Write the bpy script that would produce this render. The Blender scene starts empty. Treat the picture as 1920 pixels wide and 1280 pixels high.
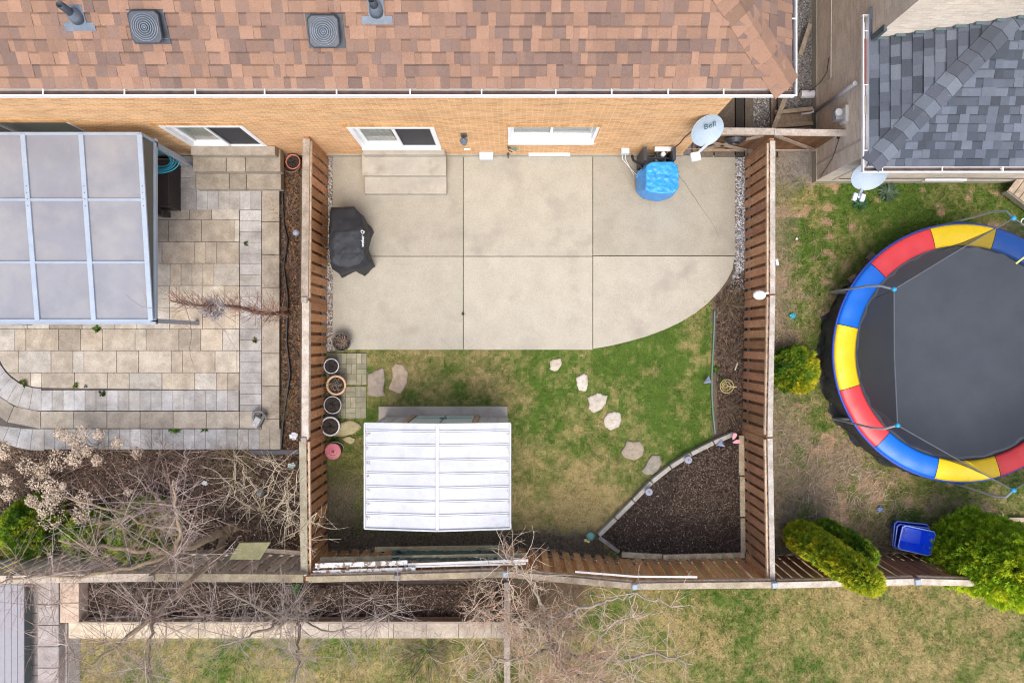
import bpy, math, random
import numpy as np
from mathutils import Vector
R = math.radians
S = bpy.context.scene
# ---------------------------------------------------------------- camera, world, sun, exposure
CAM_H = 18.5; FPX = 1480.0
cam_d = bpy.data.cameras.new("camera"); cam = bpy.data.objects.new("camera", cam_d)
S.collection.objects.link(cam); cam.location = (0, 0, CAM_H); cam.rotation_euler = (0, 0, 0)
cam_d.sensor_width = 36; cam_d.lens = FPX / 1920 * 36; cam_d.clip_start = .1; cam_d.clip_end = 800
S.camera = cam
SUN_EL = 65; SUN_DIR = (0.05, -1.0)            # horizontal direction towards the sun
w = bpy.data.worlds.new("World"); S.world = w; w.use_nodes = True
nt = w.node_tree; bg = nt.nodes["Background"]
sky = nt.nodes.new("ShaderNodeTexSky"); sky.sky_type = 'NISHITA'; sky.sun_disc = False
sky.sun_elevation = R(SUN_EL); sky.sun_rotation = math.atan2(SUN_DIR[0], SUN_DIR[1])
sky.air_density = 1.0; sky.dust_density = 4.0; sky.ozone_density = 0.6
nt.links.new(sky.outputs[0], bg.inputs[0]); bg.inputs[1].default_value = 0.15
sd = bpy.data.lights.new("sun", 'SUN'); sd.energy = 0.95; sd.angle = R(38); sd.color = (1, .95, .87)
so = bpy.data.objects.new("sun", sd); S.collection.objects.link(so)
ce = math.cos(R(SUN_EL)); vdir = Vector((SUN_DIR[0]*ce, SUN_DIR[1]*ce, math.sin(R(SUN_EL))))
so.rotation_euler = vdir.to_track_quat('Z', 'Y').to_euler(); so.location = (6, -10, 20)
S.view_settings.view_transform = 'Standard'; S.view_settings.look = 'None'
S.view_settings.exposure = 0.93; S.view_settings.gamma = 1
S.cycles.filter_width = 1.1
# ---------------------------------------------------------------- helpers
rng = random.Random(7); nr = np.random.RandomState(11)
def P(px, py, h=0.0):
    k = (CAM_H - h) / FPX
    return np.array([(px-960)*k, (640-py)*k, h])
def G(px, py): return P(px, py, 0)[:2]
def lin(r, g, b):
    return tuple(((c/255+.055)/1.055)**2.4 if c/255 > .04045 else c/255/12.92 for c in (r, g, b))

class MB:
    def __init__(s): s.v=[]; s.f=[]; s.c=[]; s.n=0
    def add(s, v, f, col=(1,1,1)):
        v = np.asarray(v, float).reshape(-1,3)
        if len(v)==0 or len(f)==0: return s
        s.v.append(v)
        o = s.n; s.n += len(v)
        if isinstance(f, np.ndarray):
            s.f.append(f.astype(np.int64)+o); m=len(f)
            cc = np.asarray(col, float)
            s.c.append(np.broadcast_to(cc, (m,3)).copy() if cc.ndim==1 else cc)
        else:
            by={}
            for a in f: by.setdefault(len(a),[]).append(a)
            for k,l in by.items():
                s.f.append(np.array(l,np.int64)+o); s.c.append(np.tile(np.array(col,float)[:3],(len(l),1)))
        return s
    def box(s, c, d, rz=0, col=(1,1,1), rx=0, ry=0, taper=1.0):
        x,y,z=[q/2 for q in d]
        t=taper
        v=np.array([(-x,-y,-z),(x,-y,-z),(x,y,-z),(-x,y,-z),(-x*t,-y*t,z),(x*t,-y*t,z),(x*t,y*t,z),(-x*t,y*t,z)])
        v=rot(v,rx,ry,rz)+np.array(c)
        return s.add(v,[(0,3,2,1),(4,5,6,7),(0,1,5,4),(1,2,6,5),(2,3,7,6),(3,0,4,7)],col)
    def bar(s, a, b, wd, th, col=(1,1,1), up=(0,0,1)):
        a=np.array(a,float); b=np.array(b,float); d=b-a; L=np.linalg.norm(d); d/=L
        u=np.cross(np.array(up,float),d); 
        if np.linalg.norm(u)<1e-5: u=np.array([1.,0,0])
        u/=np.linalg.norm(u); n=np.cross(d,u)
        u*=wd/2; n*=th/2
        v=[a-u-n,a+u-n,a+u+n,a-u+n,b-u-n,b+u-n,b+u+n,b-u+n]
        return s.add(v,[(0,1,2,3),(7,6,5,4),(0,4,5,1),(1,5,6,2),(2,6,7,3),(3,7,4,0)],col)
    def prism(s, poly, z0, z1, col=(1,1,1), scale_top=1.0):
        p=np.array([q[:2] for q in poly],float); n=len(p)
        if area(p)<0: p=p[::-1]
        c=p.mean(0); pt=c+(p-c)*scale_top
        v=np.vstack([np.c_[p,np.full(n,z0)],np.c_[pt,np.full(n,z1)]])
        f=[tuple(range(n,2*n)),tuple(range(n-1,-1,-1))]+[(i,(i+1)%n,n+(i+1)%n,n+i) for i in range(n)]
        return s.add(v,f,col)
    def loft(s, rings, col=(1,1,1), cap0=True, cap1=True):
        n=len(rings[0]); v=np.vstack([np.asarray(r,float) for r in rings]); f=[]
        for k in range(len(rings)-1):
            for i in range(n):
                j=(i+1)%n; f.append((k*n+i,k*n+j,(k+1)*n+j,(k+1)*n+i))
        if cap0: f.append(tuple(range(n-1,-1,-1)))
        if cap1: f.append(tuple((len(rings)-1)*n+i for i in range(n)))
        return s.add(v,f,col)
    def lathe(s, prof, c, n=24, col=(1,1,1), axis=None, cap0=True, cap1=True):
        rings=[]
        for r,z in prof:
            a=np.arange(n)*2*math.pi/n
            rings.append(np.c_[np.cos(a)*r,np.sin(a)*r,np.full(n,z)])
        if axis is not None:
            q=Vector((0,0,1)).rotation_difference(Vector(axis)).to_matrix(); m=np.array(q)
            rings=[x@m.T for x in rings]
        return s.loft([x+np.array(c) for x in rings],col,cap0,cap1)
    def tube(s, pts, rad, n=6, col=(1,1,1), cap=True):
        pts=np.asarray(pts,float); m=len(pts)
        rad=np.full(m,rad) if np.isscalar(rad) else np.interp(np.linspace(0,1,m),np.linspace(0,1,len(rad)),np.asarray(rad,float))
        t=np.gradient(pts,axis=0); t/= (np.linalg.norm(t,axis=1)[:,None]+1e-9)
        u=np.cross(t[0],(0,0,1.)); 
        if np.linalg.norm(u)<.05: u=np.cross(t[0],(1.,0,0))
        u/=np.linalg.norm(u); a=np.arange(n)*2*math.pi/n; rings=[]
        for i in range(m):
            u=u-t[i]*np.dot(u,t[i]); u/=np.linalg.norm(u)+1e-9; b=np.cross(t[i],u)
            rings.append(pts[i]+rad[i]*(np.cos(a)[:,None]*u+np.sin(a)[:,None]*b))
        v=np.vstack(rings)
        k=np.arange(m-1)[:,None]*n; i=np.arange(n)[None,:]; j=(i+1)%n
        f=np.stack([k+i,k+j,k+n+j,k+n+i],-1).reshape(-1,4)
        s.add(v,f,col)
        if cap and n>=4:
            s.add(rings[0][::-1],[tuple(range(n))],col); s.add(rings[-1],[tuple(range(n))],col)
        return s
def rot(v,rx=0,ry=0,rz=0):
    v=np.asarray(v,float)
    if rx: c,s=math.cos(rx),math.sin(rx); v=v@np.array([[1,0,0],[0,c,-s],[0,s,c]]).T
    if ry: c,s=math.cos(ry),math.sin(ry); v=v@np.array([[c,0,s],[0,1,0],[-s,0,c]]).T
    if rz: c,s=math.cos(rz),math.sin(rz); v=v@np.array([[c,-s,0],[s,c,0],[0,0,1]]).T
    return v
def area(p): x,y=p[:,0],p[:,1]; return .5*np.sum(x*np.roll(y,-1)-np.roll(x,-1)*y)
def clip(poly, reg):
    """clip polygon (list of 2D) by convex ccw region"""
    out=[tuple(p) for p in poly]; n=len(reg)
    for i in range(n):
        a=reg[i]; b=reg[(i+1)%n]; inp=out; out=[]
        if not inp: return []
        sd_=lambda p:(b[0]-a[0])*(p[1]-a[1])-(b[1]-a[1])*(p[0]-a[0])
        for j in range(len(inp)):
            p=inp[j]; q=inp[(j+1)%len(inp)]; sp=sd_(p); sq=sd_(q)
            if sp>=0: out.append(p)
            if (sp>=0)!=(sq>=0):
                t=sp/(sp-sq); out.append((p[0]+t*(q[0]-p[0]),p[1]+t*(q[1]-p[1])))
    return out
def inpoly(x,y,poly):
    x=np.asarray(x); y=np.asarray(y); ins=np.zeros(x.shape,bool); n=len(poly); j=n-1
    for i in range(n):
        xi,yi=poly[i][0],poly[i][1]; xj,yj=poly[j][0],poly[j][1]
        if yi!=yj:
            c=((yi>y)!=(yj>y))&(x<(xj-xi)*(y-yi)/(yj-yi)+xi); ins^=c
        j=i
    return ins
_lat=np.random.RandomState(5).rand(8,256,256)
def vn(x,y,sc,seed=0):
    x=np.asarray(x,float)/sc+1000.3; y=np.asarray(y,float)/sc+1000.7
    xi=np.floor(x).astype(int); yi=np.floor(y).astype(int); fx=x-xi; fy=y-yi
    fx=fx*fx*(3-2*fx); fy=fy*fy*(3-2*fy); L=_lat[seed%8]
    g=lambda a,b:L[a%256,b%256]
    return (g(xi,yi)*(1-fx)+g(xi+1,yi)*fx)*(1-fy)+(g(xi,yi+1)*(1-fx)+g(xi+1,yi+1)*fx)*fy
def fbm(x,y,sc,seed=0): return (vn(x,y,sc,seed)+.5*vn(x,y,sc/2.1,seed+1)+.25*vn(x,y,sc/4.3,seed+2))/1.75

def mkobj(name, mb, mat, origin=(0,0,0), parent=None, smooth=False, loc=None):
    V=np.vstack(mb.v)-np.array(origin,float)
    me=bpy.data.meshes.new(name)
    cnt=np.concatenate([np.full(len(f),f.shape[1]) for f in mb.f]); idx=np.concatenate([f.ravel() for f in mb.f])
    me.vertices.add(len(V)); me.vertices.foreach_set('co',V.ravel())
    me.loops.add(len(idx)); me.loops.foreach_set('vertex_index',idx.astype(np.int32))
    me.polygons.add(len(cnt)); st=np.concatenate([[0],np.cumsum(cnt)[:-1]])
    me.polygons.foreach_set('loop_start',st.astype(np.int32)); me.polygons.foreach_set('loop_total',cnt.astype(np.int32))
    if smooth: me.polygons.foreach_set('use_smooth',np.ones(len(cnt),bool))
    else: me.polygons.foreach_set('use_smooth',np.zeros(len(cnt),bool))
    C=np.vstack(mb.c); C=np.c_[C,np.ones(len(C))]; C=np.repeat(C,cnt,axis=0)
    at=me.color_attributes.new('Col','FLOAT_COLOR','CORNER'); at.data.foreach_set('color',C.ravel())
    me.update(calc_edges=True); me.validate()
    me.materials.append(mat)
    o=bpy.data.objects.new(name,me); S.collection.objects.link(o)
    if parent is not None: o.parent=parent
    else: o.location=origin
    return o
def bevel(o,w=.006,seg=2):
    m=o.modifiers.new('bevel','BEVEL'); m.width=w; m.segments=seg; m.limit_method='ANGLE'; return o
def subd(o,l=1):
    m=o.modifiers.new('sub','SUBSURF'); m.levels=l; m.render_levels=l; return m
class Thing:
    def __init__(s,name,label,cat,origin,group=None):
        s.o=bpy.data.objects.new(name,None); S.collection.objects.link(s.o); s.org=tuple(float(q) for q in origin)
        s.o.location=s.org; s.o['label']=label; s.o['category']=cat
        if group: s.o['group']=group
        s.o.empty_display_size=.1
    def part(s,name,mb,mat,parent=None,smooth=False,label=None,kind=None):
        o=mkobj(name,mb,mat,s.org,parent or s.o,smooth)
        if label: o['label']=label
        if kind: o['kind']=kind
        return o
def solo(name,label,cat,mb,mat,origin,group=None,smooth=False,kind=None):
    o=mkobj(name,mb,mat,origin,None,smooth); o['label']=label
    if kind!='stuff' or cat: o['category']=cat
    if group: o['group']=group
    if kind: o['kind']=kind
    return o
def struct(name,mb,mat,smooth=False,kind='structure'):
    o=mkobj(name,mb,mat,(0,0,0),None,smooth); o['kind']=kind; return o
# ---------------------------------------------------------------- materials
def nodes(name):
    m=bpy.data.materials.new(name); m.use_nodes=True; t=m.node_tree; return m,t,t.nodes['Principled BSDF']
def mixc(t,fac,a,b,mode='MIX'):
    n=t.nodes.new('ShaderNodeMix'); n.data_type='RGBA'; n.blend_type=mode
    for s_,v in ((n.inputs[0],fac),(n.inputs[6],a),(n.inputs[7],b)):
        if hasattr(v,'is_output') or isinstance(v,bpy.types.NodeSocket): t.links.new(v,s_)
        elif isinstance(v,(int,float)): s_.default_value=v if s_.type=='VALUE' else (v,v,v,1)
        else: s_.default_value=(*v[:3],1)
    return n.outputs[2]
def ramp(t,src,lo,hi,a=0,b=1):
    n=t.nodes.new('ShaderNodeMapRange'); t.links.new(src,n.inputs[0]); n.inputs[1].default_value=lo; n.inputs[2].default_value=hi
    n.inputs[3].default_value=a; n.inputs[4].default_value=b; return n.outputs[0]
def noise(t,scale,detail=4,rough=.6,stretch=None,dist=0,seed=0):
    g=t.nodes.new('ShaderNodeNewGeometry'); src=g.outputs['Position']
    if stretch or seed:
        mp=t.nodes.new('ShaderNodeMapping'); t.links.new(src,mp.inputs[0]); 
        if stretch: mp.inputs['Scale'].default_value=stretch
        mp.inputs['Location'].default_value=(seed*3.1,seed*1.7,seed); src=mp.outputs[0]
    n=t.nodes.new('ShaderNodeTexNoise'); t.links.new(src,n.inputs['Vector']); n.inputs['Scale'].default_value=scale
    n.inputs['Detail'].default_value=detail; n.inputs['Roughness'].default_value=rough; n.inputs['Distortion'].default_value=dist
    return n.outputs['Fac']
def bump(t,b,src,strength,dist=.01):
    n=t.nodes.new('ShaderNodeBump'); n.inputs['Strength'].default_value=strength; n.inputs['Distance'].default_value=dist
    t.links.new(src,n.inputs['Height'])
    t.links.new(n.outputs[0],b.inputs['Normal'])
def M(name, c1, c2=None, scale=8, rough=.7, fine=60, famt=.25, bmp=.2, attr=False, stretch=None, metal=0, lo=.35, hi=.65, spec=.5, bdist=.01, dirt=None, dscale=1.5, dlo=.5, dhi=.7, coat=0):
    m,t,b=nodes(name); c2=c2 or tuple(q*.8 for q in c1)
    n1=noise(t,scale,5,.6,stretch); col=mixc(t,ramp(t,n1,lo,hi),c1,c2)
    n2=noise(t,fine,3,.7,stretch)
    col=mixc(t,1.0,col,mixc(t,ramp(t,n2,.3,.7),(1-famt,)*3,(1+famt,)*3),'MULTIPLY')
    if dirt:
        n3=noise(t,dscale,6,.65,seed=3); col=mixc(t,ramp(t,n3,dlo,dhi),col,dirt)
    if attr:
        a=t.nodes.new('ShaderNodeAttribute'); a.attribute_name='Col'; col=mixc(t,1.0,col,a.outputs['Color'],'MULTIPLY')
    t.links.new(col,b.inputs['Base Color']); b.inputs['Roughness'].default_value=rough; b.inputs['Metallic'].default_value=metal
    b.inputs['Specular IOR Level'].default_value=spec
    if coat: b.inputs['Coat Weight'].default_value=coat
    if bmp: bump(t,b,n2,bmp,bdist)
    return m
W1=(1,1,1)
m_ground=M('soil_and_turf',W1,(.86,.86,.86),scale=5,fine=45,famt=.38,bmp=.7,attr=True,rough=.95,bdist=.02,spec=.2)
m_grass=M('grass_blades',W1,(.88,.9,.85),scale=6,fine=80,famt=.15,bmp=0,attr=True,rough=.7,spec=.25)
m_conc=M('concrete',(.405,.382,.318),(.36,.34,.282),scale=2.4,fine=38,famt=.13,bmp=.15,attr=True,rough=.85,dirt=(.27,.25,.215),dscale=1.0,dlo=.54,dhi=.80,spec=.3)
m_step=M('step_concrete',(.42,.39,.33),(.35,.32,.27),scale=2.2,fine=55,famt=.10,bmp=.15,rough=.85,dirt=(.27,.24,.19),dscale=2.3,dlo=.52,dhi=.75,spec=.3)
m_paver=M('paving_stone',(1.08,1.08,1.08),(.74,.73,.715),scale=3.6,fine=30,famt=.18,bmp=.25,attr=True,rough=.85,spec=.3)
m_wood=M('stained_wood',W1,(.72,.68,.64),scale=3,fine=22,famt=.28,bmp=.3,attr=True,rough=.75,stretch=(1,1,.35),spec=.3)
m_cap=M('weathered_wood',(.36,.32,.275),(.24,.205,.165),scale=5,fine=35,famt=.25,bmp=.4,attr=True,rough=.85,spec=.3)
m_bark=M('bark',W1,(.7,.68,.66),scale=9,fine=60,famt=.25,bmp=.4,attr=True,rough=.85,spec=.3)
m_leaf=M('evergreen_leaf',W1,(.75,.8,.7),scale=4,fine=40,famt=.25,bmp=0,attr=True,rough=.6,spec=.3)
m_stone=M('flagstone',W1,(.75,.74,.72),scale=9,fine=60,famt=.22,bmp=.5,attr=True,rough=.85,spec=.3)
m_shing=M('asphalt_shingle',W1,(.9,.9,.9),scale=3,fine=95,famt=.30,bmp=.4,attr=True,rough=.9,spec=.25)
m_white=M('white_paint',(.80,.81,.82),(.74,.75,.76),scale=3,fine=30,famt=.04,bmp=.03,rough=.4)
m_gutter=M('gutter_metal',(.80,.81,.83),(.72,.73,.75),scale=3,fine=30,famt=.05,bmp=.03,rough=.35)
m_gutin=M('gutter_debris',(.13,.085,.07),(.07,.05,.045),scale=6,fine=60,famt=.35,bmp=.5,rough=.95,dirt=(.5,.46,.42),dscale=2.5,dlo=.66,dhi=.7)
m_plain=M('painted_surface',W1,(.93,.93,.93),scale=10,fine=60,famt=.08,bmp=.05,attr=True,rough=.5)
m_dark=M('dark_metal',(.05,.06,.075),(.035,.042,.055),scale=10,fine=60,famt=.2,bmp=.1,rough=.45)
m_steel=M('galvanised_steel',(.45,.47,.5),(.32,.33,.36),scale=12,fine=60,famt=.15,bmp=.1,rough=.4,metal=.5)
m_rock=M('pebble',W1,(.8,.8,.8),scale=30,fine=90,famt=.2,bmp=0,attr=True,rough=.8)
m_chip=M('bark_mulch',W1,(.8,.8,.8),scale=30,fine=90,famt=.25,bmp=0,attr=True,rough=.95,spec=.2)
m_cloth=M('black_cover_fabric',(.017,.021,.027),(.026,.031,.039),scale=5,fine=110,famt=.2,bmp=.3,rough=.62,spec=.4)
m_soilp=M('potting_soil',(.02,.016,.014),(.045,.035,.03),scale=40,fine=120,famt=.5,bmp=.8,rough=.95)
m_text=M('lettering_white',(.75,.76,.78),None,rough=.5,bmp=0,famt=.02)
m_textd=M('lettering_dark',(.05,.09,.11),None,rough=.5,bmp=0,famt=.02)

def brick_mat(name,c1,c2,mort,east=False,bw=.22,bh=.075):
    m,t,b=nodes(name); g=t.nodes.new('ShaderNodeNewGeometry'); sp=t.nodes.new('ShaderNodeSeparateXYZ'); t.links.new(g.outputs['Position'],sp.inputs[0])
    ad=t.nodes.new('ShaderNodeMath'); ad.operation='ADD'; t.links.new(sp.outputs[0],ad.inputs[0]); t.links.new(sp.outputs[1],ad.inputs[1])
    cb=t.nodes.new('ShaderNodeCombineXYZ'); t.links.new(ad.outputs[0],cb.inputs[0]); t.links.new(sp.outputs[2],cb.inputs[1])
    br=t.nodes.new('ShaderNodeTexBrick'); t.links.new(cb.outputs[0],br.inputs['Vector']); br.inputs['Scale'].default_value=1
    br.inputs['Brick Width'].default_value=bw; br.inputs['Row Height'].default_value=bh; br.inputs['Mortar Size'].default_value=.009
    br.inputs['Mortar Smooth'].default_value=.2; br.inputs['Bias'].default_value=-.1
    br.inputs['Color1'].default_value=(*c1,1); br.inputs['Color2'].default_value=(*c2,1); br.inputs['Mortar'].default_value=(*mort,1)
    n=noise(t,1.4,5,.6); col=mixc(t,1,br.outputs['Color'],mixc(t,ramp(t,n,.3,.7),(1.08,1.06,1.04),(.86,.85,.84)),'MULTIPLY')
    n2=noise(t,45,3,.7); col=mixc(t,1,col,mixc(t,ramp(t,n2,.3,.7),(.85,.84,.82),(1.12,1.1,1.08)),'MULTIPLY')
    t.links.new(col,b.inputs['Base Color']); b.inputs['Roughness'].default_value=.9; b.inputs['Specular IOR Level'].default_value=.2
    bump(t,b,br.outputs['Fac'],-.5,.01); return m
m_brick=brick_mat('orange_brick',(.72,.42,.20),(.52,.28,.12),(.70,.56,.38))
m_brickg=brick_mat('beige_brick',(.72,.66,.57),(.56,.50,.43),(.70,.65,.58))
def glass_mat(name,tint,trans=.6,rough=.05):
    m=bpy.data.materials.new(name); m.use_nodes=True; t=m.node_tree; b=t.nodes['Principled BSDF']
    b.inputs['Base Color'].default_value=(*tint,1); b.inputs['Roughness'].default_value=rough
    tr=t.nodes.new('ShaderNodeBsdfTransparent'); mx=t.nodes.new('ShaderNodeMixShader'); mx.inputs[0].default_value=trans
    t.links.new(b.outputs[0],mx.inputs[1]); t.links.new(tr.outputs[0],mx.inputs[2]); t.links.new(mx.outputs[0],t.nodes['Material Output'].inputs[0]); return m
m_glass=glass_mat('window_glass',(.35,.40,.36),.6)
m_screen=glass_mat('insect_screen',(.025,.03,.038),.12,.6)
m_net=glass_mat('safety_net',(.016,.015,.017),.46,.8)
m_poly=M('polycarbonate_sheet',(.225,.232,.26),(.19,.197,.225),scale=1.3,fine=70,famt=.06,bmp=.1,rough=.35,dirt=(.30,.295,.29),dscale=.9,dlo=.45,dhi=.8)
m_alu=M('blue_grey_aluminium',(.34,.40,.48),(.29,.35,.43),scale=3,fine=30,famt=.05,bmp=.03,rough=.35,metal=.1)
# ================================================================ GROUND
SLAB=[(625,293),(1377,293),(1377,481),(1373,505),(1362,527),(1346,548),(1326,569),(1303,587),(1275,604),(1243,619),(1210,631),(1178,640),(1145,648),(1111,654),(1111,655),(625,655)]
BED=[(1388,815),(1375,815),(1335,832),(1292,852),(1255,877),(1220,905),(1185,940),(1153,972),(1122,1002),(1158,1033),(1166,1043),(1240,1047),(1395,1042)]
STRIP=[(1340,583),(1330,560),(1377,500),(1405,480),(1405,830),(1345,822),(1336,720)]
c_green=np.array([.085,.145,.022]); c_tan=np.array([.34,.27,.12]); c_soil=np.array([.085,.062,.045]); c_mulch=np.array([.045,.033,.027]); c_moss=np.array([.10,.10,.04])
def gz(px,py,cx,cy,r): return np.exp(-((px-cx)**2+(py-cy)**2)/(r*r))
def ground_fn(px,py):
    """returns colour (N,3) and grass density (N)"""
    px=np.asarray(px,float); py=np.asarray(py,float)
    n1=fbm(px,py,52,0); n2=fbm(px,py,15,3); n3=fbm(px,py,6,5)
    dry=.40+1.2*(n1-.5)+1.0*(n2-.5)+.8*(n3-.5)
    main=(px>590)&(px<1400)&(py<1092)
    dm=dry-.15+.55*gz(px,py,1030,960,130)+.25*gz(px,py,1120,910,80)+.3*gz(px,py,900,705,60)+.2*gz(px,py,770,700,60)+.4*gz(px,py,1212,697,14)\
        -.35*gz(px,py,1200,700,130)-.2*gz(px,py,1000,790,60)-.15*gz(px,py,960,680,60)+.2*gz(px,py,1080,940,60)
    right=(px>=1400)&(py<1092)
    dr=dry+.10-.65*gz(px,py,1700,380,170)-.2*gz(px,py,1500,450,60)
    bot=(py>=1092)
    db=dry+.17+.1*gz(px,py,1750,1200,200)
    d=np.where(main,dm,np.where(right,dr,db)); d=np.clip(d,0,1)
    col=c_green[None]*(1-d[...,None])+c_tan[None]*d[...,None]
    col=col*(.80+.4*n3[...,None])
    g=np.where(main,1.0,np.where(right,.85,.95))
    def paint(mask,c,gg,soft=None):
        nonlocal col,g
        mk=np.clip(mask,0,1)[...,None]; col=col*(1-mk)+np.array(c)*mk*(.7+.6*n3[...,None]); g=g*(1-mk[...,0])+gg*mk[...,0]
    sm=lambda v,a,b: np.clip((v-a)/(b-a),0,1)
    # brown bare patches on the right and bottom lawns
    paint(right*sm(n2*.5+n1*.6+.30*gz(px,py,1520,880,120)+.25*gz(px,py,1480,560,90)-.35*gz(px,py,1700,370,150),.66,.86),(.28,.215,.14),.55)
    paint(right*sm(fbm(px,py,30,6),.66,.74)*.9,(.36,.24,.15),.15)
    # darker brown ground with thinner grass behind and beside the garden building
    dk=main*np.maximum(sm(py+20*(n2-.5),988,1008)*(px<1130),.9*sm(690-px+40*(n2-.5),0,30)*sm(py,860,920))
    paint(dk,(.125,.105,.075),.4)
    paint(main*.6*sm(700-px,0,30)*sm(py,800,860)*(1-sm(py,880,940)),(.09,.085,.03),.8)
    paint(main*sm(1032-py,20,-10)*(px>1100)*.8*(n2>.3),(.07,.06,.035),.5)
    # left garden, strips, passage, planting bed behind
    paint(((px<600)&(py<1092))*1.0,(.13,.095,.07),.02)
    paint((px>1333+8*(n2-.5)*2)*(px<1400)*(py>480)*(py<840)*1.0,(.14,.105,.08),.05)
    paint((px>1383)*(px<1412)*1.0*(py<1100),(.08,.06,.045),.08)
    paint((px>590)*(px<628)*(py<660)*1.0,(.11,.09,.07),0)
    paint((px>1375)*(px<1405)*(py<545)*1.0,(.11,.09,.07),0)
    paint((px>1250)*(px<1530)*(py<292)*1.0,(.17,.16,.15),0)
    paint((px>1400)*(px<1523)*sm(py+25*(n2-.5),360,330)*1.0,(.22,.20,.18),.15)
    paint(sm(px+30*(n2-.5),1500,1470)*(px>1400)*(py<1092)*.55,(.24,.19,.135),.55)
    paint((px>1725)*(py>985)*(py<1092)*1.0,(.14,.105,.075),.1)
    paint((px>1440)*(px<1725)*(py>1010)*(py<1092)*.7,(.14,.105,.075),.3)
    paint((px>140)*(px<955)*(py>1088)*(py<1168)*1.0,(.048,.038,.034),0)
    paint((py>=1092)*sm(1130-px+50*(n1-.5),0,60)*(px>950)*sm(1210-py+60*(n2-.5),0,40)*1.0,(.13,.095,.06),.35)
    paint((px<150)*(py>=1088)*1.0,(.2,.18,.16),0)
    return col,np.clip(g,0,1)
def grid_axis(a,b,st,far): 
    mid=np.arange(a,b,st); return np.concatenate([[-far,-far*.5,-far*.2,a-20,a-6,a-2],mid,[b+2,b+6,b+20,far*.2,far*.5,far]])
gx=grid_axis(-13.0,13.0,.05,250); gy=grid_axis(-9.0,9.0,.05,250)
GX,GY=np.meshgrid(gx,gy); px_=GX*80+960; py_=640-GY*80
gc,gg=ground_fn(px_,py_)
hz=.02*(fbm(px_,py_,40,2)-.5)*(np.abs(GX)<13)*(np.abs(GY)<9)
V=np.stack([GX,GY,hz],-1).reshape(-1,3); nxg=len(gx); nyg=len(gy)
ii=(np.arange(nyg-1)[:,None]*nxg+np.arange(nxg-1)[None]).ravel()
F=np.stack([ii,ii+1,ii+nxg+1,ii+nxg],-1); C4=gc.reshape(-1,3)[ii]
mg=MB(); mg.add(V,F,C4)
struct('ground',mg,m_ground,smooth=True)
def ptinany(px,py,polys):
    m=np.zeros(px.shape,bool)
    for q in polys: m|=inpoly(px,py,q)
    return m
# grass blades of the three lawns (nobody could count them)
def lawn(name,label,x0,x1,y0,y1,n,h,wd,excl,seed):
    r=np.random.RandomState(seed)
    px=r.uniform(x0,x1,n); py=r.uniform(y0,y1,n); col,g=ground_fn(px,py)
    keep=(r.rand(n)<g)&~ptinany(px,py,excl); px,py,col=px[keep],py[keep],col[keep]; n=len(px)
    clump=.55+.9*fbm(px,py,14,4); hh=h*clump*r.uniform(.5,1.2,n); a=r.uniform(0,2*math.pi,n); la=r.uniform(0,2*math.pi,n); ln=hh*r.uniform(.3,1.1,n)
    w=wd*r.uniform(.6,1.3,n); X=(px-960)/80; Y=(640-py)/80; z0=np.full(n,-.01)
    b1=np.stack([X-np.cos(a)*w,Y-np.sin(a)*w,z0],-1); b2=np.stack([X+np.cos(a)*w,Y+np.sin(a)*w,z0],-1)
    t=np.stack([X+np.cos(la)*ln,Y+np.sin(la)*ln,hh],-1)
    V=np.stack([b1,b2,t],1).reshape(-1,3); F=np.arange(3*n).reshape(-1,3)
    dj=(.30*r.randn(n))[:,None]*np.array([[.25,.10,.09]]); col=np.clip(col+np.where(col.sum(1)[:,None]>.22,dj,dj*.5),.01,1); j=r.uniform(.45,1.7,n)[:,None]; tint=1+.12*r.randn(n,3)*np.array([1,.4,.6])
    mb=MB(); mb.add(V,F,np.clip(col*j*tint,0,.9)); o=struct(name,mb,m_grass,kind='stuff'); o['label']=label; return o
shedpad=[(705,770),(955,770),(955,960),(705,960)]
stones_ex=[]
STONES=[ # stepping stones: cx, cy, outline
 ([(1031,677),(1037,673),(1052,671),(1053,683),(1047,692),(1040,696),(1030,692)],(.52,.47,.38),'smallest pale stepping stone in the row, nearest the concrete patio'),
 ([(1080,707),(1095,699),(1101,703),(1102,722),(1098,733),(1086,732),(1081,722)],(.56,.52,.45),'upright oblong white stepping stone, second from the concrete patio'),
 ([(1101,745),(1112,741),(1120,735),(1128,739),(1139,741),(1136,756),(1126,768),(1112,773),(1104,767),(1105,757)],(.52,.48,.41),'pitted white star-shaped stepping stone in the greenest part of the lawn'),
 ([(1133,782),(1139,774),(1152,771),(1162,773),(1165,786),(1160,800),(1145,806),(1135,800),(1132,792)],(.55,.51,.44),'rounded egg-like white stepping stone beside the star-shaped stone'),
 ([(1164,848),(1170,838),(1176,825),(1186,828),(1200,826),(1208,842),(1205,853),(1190,862),(1172,858)],(.36,.31,.24),'biggest brownish stepping stone with a notched upper edge'),
 ([(1202,882),(1212,868),(1222,852),(1236,853),(1241,865),(1236,880),(1222,890),(1208,888)],(.30,.28,.23),'grey leaf-shaped stepping stone with a dark hole beside the raised bed'),
 ([(689,702),(700,697),(712,690),(720,690),(722,712),(719,728),(723,740),(706,744),(690,740)],(.36,.31,.255),'brown-stained flagstone touching the paving slabs by the flower pots'),
 ([(734,688),(742,681),(754,682),(765,697),(764,716),(756,731),(752,738),(740,734),(729,730),(735,714),(736,704)],(.47,.38,.28),'kidney-shaped tan flagstone in the lawn above the white building'),
 ([(627,794),(650,789),(666,790),(677,797),(679,800),(666,811),(648,817),(626,819)],(.42,.37,.22),'pale yellow flagstone beside the largest soil-filled pot'),
 ([(640,822),(655,817),(667,822),(664,828),(658,832),(648,828)],(.42,.37,.22),'small yellow flagstone chip above the red pail'),
]
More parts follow.
